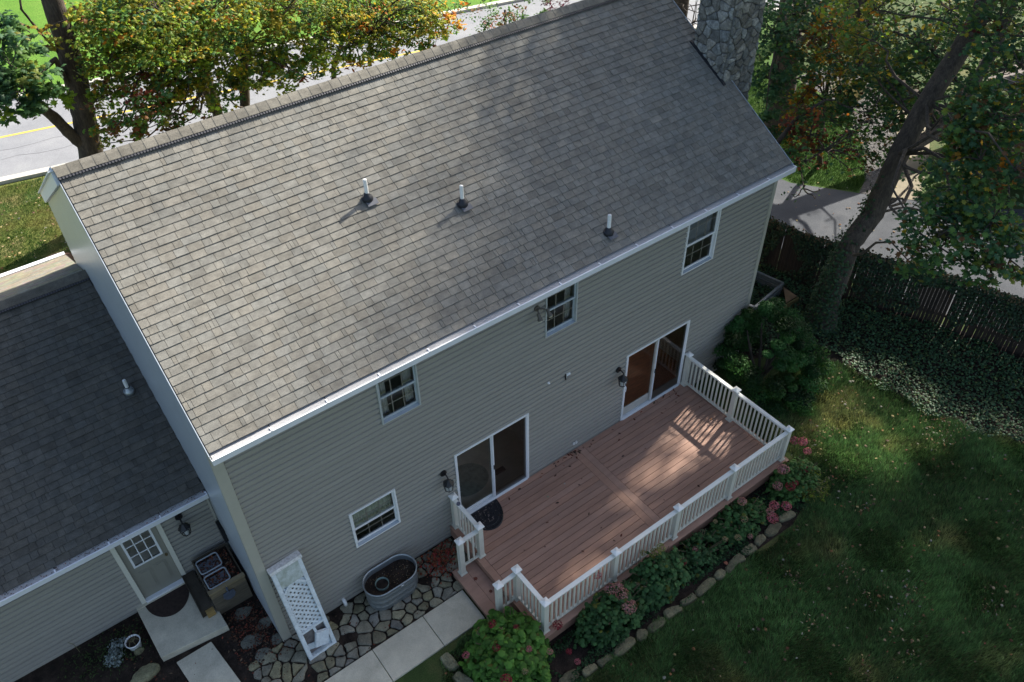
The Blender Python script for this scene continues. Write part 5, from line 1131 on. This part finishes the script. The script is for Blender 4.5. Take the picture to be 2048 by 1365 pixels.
Pr, Py, Pd = shade(46000, mkroof, .15, 20, 30), shade(115000, mkyard, .23, 12.5, 21), shade(9000, mkdrive, .25)
P = np.concatenate([Pr, Py, Pd]); SZ_ = np.concatenate([np.full(len(Pr), .15), np.full(len(Py), .23), np.full(len(Pd), .25)])
hosts = [('ivy_clad_tree', (22, 7)), ('maple_tree', (19.5, .3)), ('yellowing_tree', (28, 2.5)), ('added_shade_oak', 'tall oak added for shade, hidden behind the upper roof corner', (20.5, 10.5)), ('added_shade_ash', 'tall ash added for shade behind the orange maple', (30.5, 12.5)), ('added_shade_oak', 'unseen tall oak added for shade beyond the right edge of the lawn', (24.5, -9.5)), ('added_shade_ash', 'unseen tall ash added for shade at the far right of the driveway', (31.5, -10.5)), ('added_shade_oak', 'outermost unseen tall oak added for shade east of the garden', (39, -12.5))]
seeds = np.array([h[-1] for h in hosts]); own = np.argmin(((P[:, None, :2]-seeds[None])**2).sum(2), 1)
for k, h in enumerate(hosts):
    m = own == k
    if m.sum() < 50: continue
    Q = P[m]; c = Q.mean(0); bx, by = h[-1]
    if len(h) == 2: t = bpy.data.objects[h[0]]
    else:
        t = thing(h[0], h[1], 'tree', (bx, by, 0), 'tall trees added for shade right of the house')
        trunk_mesh([(bx, by, 0), (bx+.1, by, 4), (bx, by, 10), tuple(c*[.5, .5, 1]+np.array([bx, by, 0])*.5)], [.34, .28, .2, .08], 10, k).build('trunk', M_bark, t, smooth=True)
    make_leaves('added_shade_crown' if len(h) == 2 else 'crown', Q, SZ_[m], pick({'green': 4, 'deep': 3, 'olive': 1, 'yellow': .5}, m.sum(), r), M_leaf, t, DIAM, nrm=np.tile(SUN*1.0, (m.sum(), 1)), tilt=.5, r=r)
    mb = MB(); [limb(mb, (bx, by, 9.5), Q[i], .05, .008, r, .06, 5) for i in range(0, len(Q), max(1, len(Q)//7))]; mb.build('added_upper_branch' if len(h) == 2 else 'branch', M_bark, t)

# ================================================================== TREES (left/front)
zL = [at(*q, 1, 16.5) for q in [(165, 220), (150, 150), (130, 80), (104, 0)]]
tL = [(1.5, 16.5, 0), (1.75, 16.5, 1.2), tuple(at(181, 300, 1, 16.5))]+[tuple(q) for q in zL]+[(2.7, 16.5, 9), (2.9, 16.6, 12)]
fL = [([tuple(at(178, 295, 1, 16.5)), tuple(at(140, 268, 1, 16.4)), tuple(at(105, 232, 1, 16.2)), tuple(at(70, 205, 1, 16.0)), tuple(at(50, 150, 1, 15.8)), tuple(at(20, 60, 1, 15.6))], [.23, .17, .15, .13, .09, .04]), ([tuple(zL[0]), tuple(at(110, 118, 1, 16.2)), tuple(at(80, 150, 1, 15.9))], [.08, .07, .03]), ([tuple(at(120, 110, 1, 16.5)), tuple(at(80, 65, 1, 16)), tuple(at(42, 18, 1, 15.6)), tuple(at(38, -20, 1, 15.6))], [.035, .03, .025, .02])]
OG = {'deep': 6, 'green': 3, 'olive': .5}
blL = [B(20, 130, 25, 1.0, 300, OG), B(50, 170, 25, .9, 300, OG), B(15, 190, 25, .8, 260, OG), B(75, 190, 25.3, .6, 170, {'green': 4, 'olive': 1, 'yellow': .4}), B(10, 60, 26, .7, 130, OG), B(60, 110, 25.5, .45, 80, OG), B(100, 190, 26, .45, 90, {'lime': 1, 'green': 2, 'olive': 1}), B(145, 195, 27, .45, 70, {'lime': 2, 'olive': 2}), B(192, 200, 27, .3, 40, {'lime': 2, 'olive': 2}), B(45, 215, 25, .5, 90, OG), B(100, 75, 26, .35, 34, {'yellow': 2, 'rust': 1}), B(160, 35, 26, .3, 26, {'yellow': 2, 'rust': 1}), B(60, 65, 26, .3, 14, {'rust': 1}), B(5, 235, 25, .3, 40, {'green': 2, 'lime': 1})]
tree('forked_oak', 'forked oak with thick dark trunk by the road', (1.5, 16.5, 0), tL, [.42, .36, .34, .33, .31, .29, .28, .2, .1], fL, blL, .26, LOBED, 91, 'trees in the front yard', sv=False, tilt=.5)
MX = {'green': 4, 'olive': 5, 'yellow': 2.2, 'rust': .7, 'orange': .25, 'lime': 2.6}; MY = {'green': 3.2, 'olive': 4, 'yellow': 3.4, 'orange': .6, 'lime': 3}; MR = {'rust': 2.5, 'green': 3, 'red': 1.4, 'olive': 1}
tM = [(6.1, 17, 0), tuple(at(435, 225, 1, 17)), tuple(at(418, 170, 1, 17)), tuple(at(402, 110, 1, 17)), tuple(at(385, 30, 1, 17)), (6.2, 17, 7.5)]
tM2 = [tuple(at(425, 222, 1, 17)), tuple(at(405, 165, 1, 16.8)), tuple(at(385, 105, 1, 16.6)), tuple(at(350, 20, 1, 16.4))]
blM = []
rl = random.Random(3)
for (x, y, rad, n, mix) in [(235, 75, 1.2, 500, MX), (300, 60, 1.3, 500, MX), (350, 100, 1.2, 500, MX), (425, 20, 1.2, 400, MY), (190, 40, .8, 260, MX), (230, 30, 1.1, 520, MX), (300, 20, 1.2, 620, MY), (250, 90, 1.0, 520, MX), (320, 80, 1.1, 560, MX), (215, 130, .8, 330, MX), (270, 150, .9, 460, MX), (340, 140, 1.0, 500, MX), (390, 60, 1.1, 520, MY), (410, 120, .9, 360, MX), (230, 190, .7, 230, MX), (290, 200, .75, 300, MR), (350, 195, .8, 280, MX), (400, 185, .6, 140, MX), (300, 245, .6, 170, MR), (250, 245, .5, 110, MX), (355, 235, .55, 150, MR), (225, 262, .3, 40, MR), (395, 225, .4, 80, MR), (275, 270, .3, 40, MX), (330, 262, .35, 50, MX), (205, 60, .8, 240, MX), (180, 20, .6, 90, MY), (200, 170, .5, 90, MX), (370, 5, 1, 320, MY)]:
    blM.append(B(x, y, 27.0+rl.uniform(-.8, .8), rad*1.15, int(n*1.15), mix))
def ridge_y(x): return 338-.332*(x-118)+.00003*(x-118)**2
def airy(x0, x1, step, mix, d):
    out = []; x = x0
    while x < x1:
        for q in range(3): out.append(B(x+rl.uniform(-18, 18), ridge_y(x)-28-q*34+rl.uniform(-12, 12), d+rl.uniform(-.8, .8), .62, int(rl.uniform(22, 52)*(1+.6*q)), mix))
        out.append(B(x+rl.uniform(-18, 18), rl.uniform(-40, 30), d+rl.uniform(-1, 1.5), 1.15, 230, mix)); x += step
    return out
blM += airy(205, 430, 40, MX, 27)
tree('sugar_maple', 'maple with green and yellow leaves in front of the road, left of ridge', (6.1, 17, 0), tM, [.2, .17, .16, .14, .12, .05], [(tM2, [.12, .11, .09, .05])], blM, .175, LOBED, 92, 'trees in the front yard', sv=False, lum=1.5)
tN = [(7.3, 17, 0), tuple(at(490, 215, 1, 17)), tuple(at(487, 100, 1, 17)), tuple(at(488, 0, 1, 17)), (8.3, 17, 8.5)]
blN = []
for (x, y, rad, n, mix) in [(450, 20, 1.1, 460, MY), (460, 90, 1, 400, MX), (520, 40, 1.1, 460, MY), (540, 110, .9, 330, MX), (480, 150, .8, 240, MX), (590, 60, 1.0, 420, MY), (610, 120, .7, 190, MX), (560, 165, .6, 110, MX), (515, 185, .4, 60, MX), (640, 20, 1, 330, MY), (585, 150, .5, 90, MX), (625, 160, .35, 40, MR), (540, 10, 1, 330, MY), (460, 175, .5, 80, MX), (575, 15, 1.1, 330, MY), (640, 80, .9, 240, MY), (560, 130, .6, 150, MX), (500, 130, .7, 180, MX), (505, 165, .5, 110, MX)]:
    blN.append(B(x, y, 28+rl.uniform(-.8, .8), rad*1.15, int(n*1.25), mix))
blN += airy(440, 640, 40, MY, 28)
tree('sugar_maple', 'straight dark trunked maple nearest the middle of the roof ridge', (7.3, 17, 0), tN, [.18, .165, .15, .14, .08], [], blN, .17, LOBED, 93, 'trees in the front yard', sv=False, lum=1.5)
tO = [(10.3, 17, 0), tuple(at(668, 158, 1, 17)), tuple(at(667, 135, 1, 17)), tuple(at(675, 112, 1, 17)), tuple(at(700, 40, 1, 17))]
MG = {'green': 4, 'lime': 2.6, 'olive': 4, 'yellow': 2.6, 'orange': .6}
blO = []
for (x, y, rad, n, mix) in [(690, 30, 1.1, 460, MG), (740, 20, 1.1, 460, MG), (700, 85, .9, 330, MG), (760, 75, .9, 330, MG), (800, 30, 1, 380, MG), (830, 70, .7, 210, {**MG, 'orange': 2, 'yellow': 3}), (660, 60, .8, 240, MG), (740, 115, .5, 110, MG), (790, 105, .45, 90, MG), (860, 30, .8, 240, MG), (880, 70, .5, 90, {'yellow': 2, 'lime': 1, 'red': 1}), (680, 118, .4, 70, {'yellow': 2, 'lime': 1, 'olive': 1}), (720, 128, .3, 26, {'orange': 3, 'red': 1}), (905, 25, .5, 70, {'orange': 3, 'yellow': 2}), (845, 95, .35, 50, {'orange': 1, 'green': 2}), (640, 110, .6, 120, MG), (715, 55, 1.0, 300, MG), (780, 50, 1.0, 300, MG), (840, 10, 1, 280, MG), (900, 45, .6, 120, MG), (770, 100, .6, 120, MG), (825, 88, .5, 90, MG), (680, 5, 1, 240, MG)]:
    blO.append(B(x, y, 28.5+rl.uniform(-.7, .7), rad*1.15, int(n*1.35), mix))
blO += airy(650, 900, 42, MG, 28.5)
tree('young_maple', 'leafy yellow green maple behind the middle of the ridge', (10.3, 17, 0), tO, [.1, .09, .085, .08, .04], [([tuple(at(740, 132, 1, 17.5)), tuple(at(738, 118, 1, 17.5)), tuple(far(745, 60, 28.5))], [.08, .07, .04])], blO, .16, SIMPLE, 94, 'trees in the front yard', sv=False, lum=1.5)
blQ = [B(960, 15, 33, 1.0, 200, {'green': 4, 'rust': 1}), B(985, 45, 31, .8, 260, MR), B(1020, 20, 32, .8, 200, {'green': 3, 'deep': 1}), B(1050, 30, 31, .7, 150, {'green': 3, 'rust': 1}), B(1000, 62, 30.5, .45, 120, MR), B(1075, 10, 32, .6, 120, {'green': 3}), B(930, 20, 33, .5, 60, {'green': 3}), B(960, 55, 31, .4, 70, {'green': 2, 'deep': 1})]
q = far(1010, 60, 31); tree('dogwood_tree', 'russet and green small tree beyond the upper ridge', (q[0], q[1], 0), [(q[0], q[1], 0), (q[0], q[1], 1.0), tuple(far(1010, 20, 31.5))], [.1, .09, .04], [], blQ, .13, SIMPLE, 95, 'trees in the front yard', sv=False, twigs=False)
q = far(1122, 12, 36); ps = thing('purple_shrub', 'round purple leaved shrub on the far bright lawn', 'shrub', (q[0], q[1], 0)); rr_ = np.random.default_rng(5)
crown('foliage', ps, [(q, .8, 420, {'purple': 1})], .13, SIMPLE, rr_, sv=False); MB().tube([(q[0], q[1], 0), tuple(q)], .04, 5).build('stem', M_bark, ps)
rk = far(1108, 14, 36); o = stone_mesh([(rk[0]+.35*math.cos(a), rk[1]+.3*math.sin(a)) for a in np.linspace(0, 6.28, 9)[:-1]], 0, .35, 4, lambda u, v, h: (u, v, h+.02), (2, 2, 2)).build('lawn_boulder', M_stone); tag(o, 'pale boulder beside the purple shrub on the far lawn', 'rock')
# bare dead twig branch in the top left is part of the forked oak; a mound in the front lawn
q = at(112, 522, 2, .05); mo = thing('leaf_mound', 'round brown bare mound in the front lawn beside garage', 'mound', (q[0], q[1], 0))
V = [(q[0], q[1], .16)]+[(q[0]+.55*k/3*math.cos(a), q[1]+.5*k/3*math.sin(a), .16*(1-(k/3)**2)+.004) for k in (1, 2, 3) for a in np.linspace(0, 2*math.pi, 17)[:-1]]
MB().add(V, [(0, 1+i, 1+(i+1) % 16) for i in range(16)]+[(1+k*16+i, 1+(k+1)*16+i, 1+(k+1)*16+(i+1) % 16, 1+k*16+(i+1) % 16) for k in range(2) for i in range(16)]).build('mulch', mat('brown mulch', (.10, .055, .03), .95, .3, 8), mo, smooth=True)

# neighbour's house glimpsed through the leaves
nh = thing('neighbour_house', 'brown brick neighbouring house glimpsed behind the maple leaves', 'house', (28, -1, 0))
MB().box(26.2, 34, -4.5, 1.8, 0, 2.6).build('wall', mat('brown brick', (.13, .075, .045), .9, .2, 12), nh)
mb = MB()
for k in range(16):
    z = .14+k*.15; mb.box(26.185, 26.2, -4.5, 1.8, z, z+.012)
mb.build('mortar_course', M_mortar, nh, kind='stuff')
rfm = MB().add([(25.8, -5, 2.6), (34, -5, 2.6), (34, 2.3, 2.6), (25.8, 2.3, 2.6), (28.5, -1.3, 4.6), (34, -1.3, 4.6)], [(0, 1, 5, 4), (2, 3, 4, 5), (3, 0, 4), (0, 3, 2, 1)]).build('roof', mat('brown roof', (.13, .11, .10), .95, .2, 10), nh)
mb = MB()
for k in range(20):
    t = k/20; mb.bar((25.8+2.7*t, -5+3.7*t, 2.61+2*t), (25.8+2.7*t, 2.3-3.6*t, 2.61+2*t), .02, .02)
mb.build('shingle_course', M_mortar, nh, kind='stuff')
# ornamental grass in the gravel bed and gravel
q = at(1690, 210, 2, 0); og = thing('ornamental_grass', 'straw coloured ornamental grass clump in the gravel bed', 'ornamental grass', (q[0], q[1], 0)); n = 1500; a = rng.uniform(0, 6.28, n); l = rng.uniform(.4, 1.0, n)
b0 = np.stack([q[0]+.12*np.cos(a), q[1]+.12*np.sin(a), np.zeros(n)], 1); tip = b0+np.stack([l*.75*np.cos(a), l*.75*np.sin(a), .5+.5*rng.random(n)], 1); sd = np.stack([-np.sin(a), np.cos(a), np.zeros(n)], 1)*.012
V = np.stack([b0-sd, b0+sd, tip], 1).reshape(-1, 3); npmesh('blades', V, np.arange(3*n).reshape(-1, 3), M_grassb, og, np.repeat(np.array([.30, .27, .13])*rng.uniform(.6, 1.3, (n, 1)), 3, 0))
gp_ = np.array([(21.5, 2.75), (22.0, 2.1), (23.9, 2.9), (27.6, 5.6), (30, 9), (26.6, 9.4), (26, 6.6), (23.8, 4.2), (22.3, 3.1)]); n = 9000; x = rng.uniform(21.4, 30, n); y = rng.uniform(2, 9.5, n); k_ = inpoly(x, y, gp_); x, y = x[k_], y[k_]
g = rng.uniform(.5, 2.2, len(x)); o = make_leaves('gravel_stones', np.stack([x, y, .03+0*x], 1), .075, np.stack([g*.09, g*.086, g*.083], 1), mat('river gravel', (1, 1, 1), .8, .1, 5, tint=True), None, HEX5, tilt=.3, droop=.6, kind='stuff'); tag(o, 'pale gravel beside the neighbouring lawn', 'gravel')

# ================================================================== GRASS AND LITTER
def blades(name, x, y, h, w, cols, label, lean=.6, r=rng):
    n = len(x); a = r.normal(0, .9, n)+4*wob(x, y, 1.1, 3); hh = h*r.uniform(.6, 1.3, n); ln = r.uniform(.2, 1.0, n)*lean
    b0 = np.stack([x, y, np.full(n, .004)], 1); dr = np.stack([np.cos(a), np.sin(a), np.zeros(n)], 1); sd = np.stack([-np.sin(a), np.cos(a), np.zeros(n)], 1)*(w/2)
    tip = b0+dr*(hh*ln)[:, None]+np.array([0, 0, 1])*(hh*np.sqrt(np.clip(1-ln**2*.7, .1, 1)))[:, None]
    V = np.stack([b0-sd, b0+sd, tip], 1).reshape(-1, 3); o = npmesh(name, V, np.arange(3*n).reshape(-1, 3), M_grassb, None, np.repeat(cols, 3, 0)); return tag(o, label, 'grass', kind='stuff')
r = np.random.default_rng(101)
n = 760000; x = r.uniform(1.9, 18.9, n); y = r.uniform(-11.5, -.8, n)
back = np.array([(2.15, -2.1), (3.2, -2.1), (2.3, -3.0), (3.2, -4.0), (6.5, -4.17), (9.8, -4.25), (10.6, -3.9), (11.1, -3.1), (10.9, -1.9), (13.3, -.9), (14.2, -1.0), (14.7, -2.6), (14.75, -4.0), (15.2, -5.3), (16.4, -7.1), (18.9, -7.2), (18.9, -11.5), (3.4, -11.5), (1.4, -3.2)])
w_ = .12*wob(x, y, 4, 9); kp = inpoly(x+w_, y+w_, back)
# visible part only
dv = np.stack([x, y, 0*x], 1)-CAM; zc = dv@_F; px = 1024+FPX*(dv@_R)/zc; py = 682-FPX*(dv@_U)/zc; kp &= (px > 700) & (px < 2500) & (py < 1600) & (py > 600)
pat = wob(x, y, .7, 2)+.5*wob(x, y, 2.3, 5); dry = .75*ss(.2, 1.0, .7*wob(x, y, .9, 12)+.35*wob(x, y, 3, 2)+1.0*np.exp(-((x-12.6)**2/1.6+(y+2.2)**2/1.0)))
kp &= r.random(n) < (.62+.3*pat+.25*(1-dry)); x, y, pat, dry = x[kp], y[kp], pat[kp], dry[kp]; n = len(x)
cols = (np.array([.078, .148, .043])*(1-dry)[:, None]+np.array([.26, .24, .085])*dry[:, None])*(1+.45*pat[:, None])*(1+.35*wob(x, y, 9, 4))[:, None]*r.uniform(.4, 1.9, (n, 1)); st_ = r.random(n) < .05; cols[st_] = np.array([.16, .14, .07])*r.uniform(.6, 1.2, (st_.sum(), 1))
blades('lawn_grass', x, y, .115, .013, cols, 'dark green lawn grass in tree shade below the deck', r=r)
n = 230000; x = r.uniform(-6, 7, n); y = r.uniform(11, 21, n); kp = (y < 20.6-.21*x) & (x < 1.8+(y-11)*.25); dv = np.stack([x, y, 0*x], 1)-CAM; zc = dv@_F; px = 1024+FPX*(dv@_R)/zc; py = 682-FPX*(dv@_U)/zc; kp &= (px > -40) & (px < 320) & (py > 330)
x, y = x[kp], y[kp]; n = len(x); dry = ss(.0, .9, wob(x, y, .8, 3)+.4*wob(x, y, 3.1, 1)+.3); gcol = (np.array([.05, .11, .02])*(1-dry)[:, None]+np.array([.20, .18, .06])*dry[:, None])*r.uniform(.6, 1.5, (n, 1)); blades('front_grass', x, y, .08, .013, gcol, 'sunlit patchy front lawn grass beside the road', r=r)
n = 130000; x = r.uniform(20, 27, n); y = r.uniform(2.6, 12, n); nl = np.array([(20.4, 4.5), (21.5, 2.85), (22.3, 3.05), (23.8, 4.1), (25.9, 6.6), (26.3, 9), (26.5, 12), (19.8, 12), (19.7, 8)]); kp = inpoly(x, y, nl); x, y = x[kp], y[kp]; n = len(x); blades('neighbour_grass', x, y, .08, .014, np.array([.05, .105, .02])*r.uniform(.5, 1.5, (n, 1)), 'bright green grass of the neighbouring lawn', r=r)
# scattered fallen leaves
def litter(name, x, y, z, size, mix, label, shape=LOBED, tilt=.22):
    n = len(x); o = make_leaves(name, np.stack([x, y, np.full(n, z)+r.uniform(0, .02, n)], 1), size, mix, M_litter, None, shape, tilt=tilt, r=r, kind='stuff', szvar=.5); tag(o, label, 'fallen leaves'); return o
LC = lambda n: np.array([(.20, .13, .07), (.30, .22, .13), (.14, .06, .03), (.34, .27, .12), (.10, .06, .04), (.28, .26, .20), (.24, .12, .05)])[r.integers(0, 7, n)]*r.uniform(.6, 1.25, (n, 1))
n = 1300; x = r.uniform(2, 16, n); y = r.uniform(-10, -1, n); kp = inpoly(x, y, back) & (r.random(n) < .45+.5*np.exp(-((x-12.5)**2+(y+3)**2)/6)); x, y = x[kp], y[kp]; litter('fallen_leaves_on_lawn', x, y, .085, .085, LC(len(x))*.8, 'small tan and brown leaves scattered over the back lawn')
n = 900; k_ = r.integers(0, 26, n); cxs, cys = r.uniform(8, 15, 26), r.uniform(-8, -2.2, 26); x = cxs[k_]+r.normal(0, .22, n); y = cys[k_]+r.normal(0, .18, n); kp = inpoly(x, y, back); litter('leaf_drifts_on_lawn', x[kp], y[kp], .08, .06, LC(kp.sum())*.8, 'little drifts of brown leaf bits on the back lawn', SIMPLE, .4)
n = 900; x = r.uniform(-6, 6, n); y = r.uniform(11, 20.5, n); kp = (y < 20.3-.21*x); litter('fallen_leaves_on_front_lawn', x[kp], y[kp], .07, .10, LC(kp.sum()), 'dry leaves scattered over the front lawn')
n = 260; x = r.uniform(17, 24, n); y = r.uniform(-6, 7, n); litter('fallen_leaves_on_driveway', x, y, .025, .10, LC(n), 'yellow leaves scattered on the driveway')
n = 1500; x = np.concatenate([r.normal(-.45, .25, 900), r.uniform(-2.6, 3.5, n)]); y = np.concatenate([r.normal(.5, .42, 900), r.uniform(-1.2, 2.2, n)]); kp = (x < 3.5) & (x > -4) & ~((x > 0) & (y > -.03)) & ~((x < -.8) & (y > .8) & (x > -2.1)) & ~((x > -.9) & (x < -.1) & (y > 1.2)) & ~((x < -1.0) & (x > -1.9) & (y > -.35) & (y < .8) & (r.random(len(x)) < .75)) & (r.random(len(x)) < np.where(x > .1, .35, 1)); x, y = x[kp], y[kp]
LB = lambda n: np.array([(.10, .035, .02), (.065, .03, .02), (.15, .06, .03), (.05, .035, .028), (.12, .08, .05), (.2, .05, .03)])[r.integers(0, 6, n)]*r.uniform(.5, 1.25, (n, 1))
litter('leaf_litter_by_wall', x, y, .035, .055, LB(len(x)), 'red brown leaf litter between the flagstones and stoop', SIMPLE, .35)
n = 420; x = r.normal(3.28, .28, n); y = r.normal(-.38, .22, n); kp = (y < -.05) & (y > -.85) & (x < 3.72) & (x > 2.75); litter('leaf_pile', x[kp], y[kp], .06, .07, np.array([(.24, .06, .03), (.17, .07, .03), (.3, .05, .04)])[r.integers(0, 3, kp.sum())]*r.uniform(.5, 1.3, (kp.sum(), 1)), 'rust red leaf pile on flagstones beside the deck', LOBED, .5)
n = 520; x = r.uniform(-.78, -.2, n); y = r.uniform(1.3, 2.12, n); litter('leaves_in_sinks', x, y, .73, .06, LB(n)*1.3, 'brown leaves filling the potting bench basins', SIMPLE, .45)
n = 90; x = np.concatenate([r.uniform(4.2, 10.2, 60), r.uniform(4, 10.4, 30)]); y = np.concatenate([-.06-np.abs(r.normal(0, .09, 60)), r.uniform(-3, -.2, 30)]); x[:30] = r.normal(7.0, .35, 30); x[30:42] = r.normal(9.95, .15, 12); litter('small_leaves_on_deck', x, y, DZ+.003, .075, LB(n)*1.1, 'small dark dry leaves scattered on the deck boards', SIMPLE, .25)
n = 200; x = r.uniform(1.7, 2.6, n); y = r.uniform(-.62, -.18, n); kp = ((x-1.93)**2+(y+.43)**2 > .02); litter('debris_in_tank', x[kp], y[kp], .505, .022, LC(kp.sum()), 'pale bits on the stock tank soil', SIMPLE, .3)
n = 240; x = r.uniform(-6, 0-.1, n); litter('debris_in_gutter', x, np.full(n, GE0+.06)+r.uniform(-.05, .05, n), GZ0+.002, .03, LB(n), 'black leaf crumbs on the garage gutter guard', SIMPLE, .3)
# large single leaves on the step and deck
for k, (px_, py_, z_, s_, c_, lb) in enumerate([(952, 1158, SZ+.006, .15, (.15, .045, .03), 'red oak leaf on the upper part of deck step'), (981, 1182, SZ+.006, .14, (.13, .05, .035), 'brown red oak leaf in the middle of the deck step'), (926, 1090, .06, .001, (.1, .05, .03), None), (1096, 994, DZ+.008, .09, (.24, .26, .17), 'pale green leaf on the deck boards near left door'), (1129, 968, DZ+.008, .07, (.38, .36, .32), 'small whitish leaf on the deck near the board seam'), (1090, 1094, DZ+.008, .07, (.10, .05, .04), 'small dark leaf in middle of left deck bay'), (1452, 1127, .07, .16, (.26, .10, .06), 'tan red oak leaf on the soil beside the edging stones'), (1422, 838, DZ+.008, .10, (.26, .12, .05), 'curled orange leaf on the sunny deck corner')]):
    if lb is None: continue
    p = at(px_, py_, 2, z_); o = make_leaves('fallen_leaf', [p], s_, np.array([c_]), M_litter, None, LOBED, tilt=.08, szvar=.05, r=r); tag(o, lb, 'leaf', 'single fallen leaves')
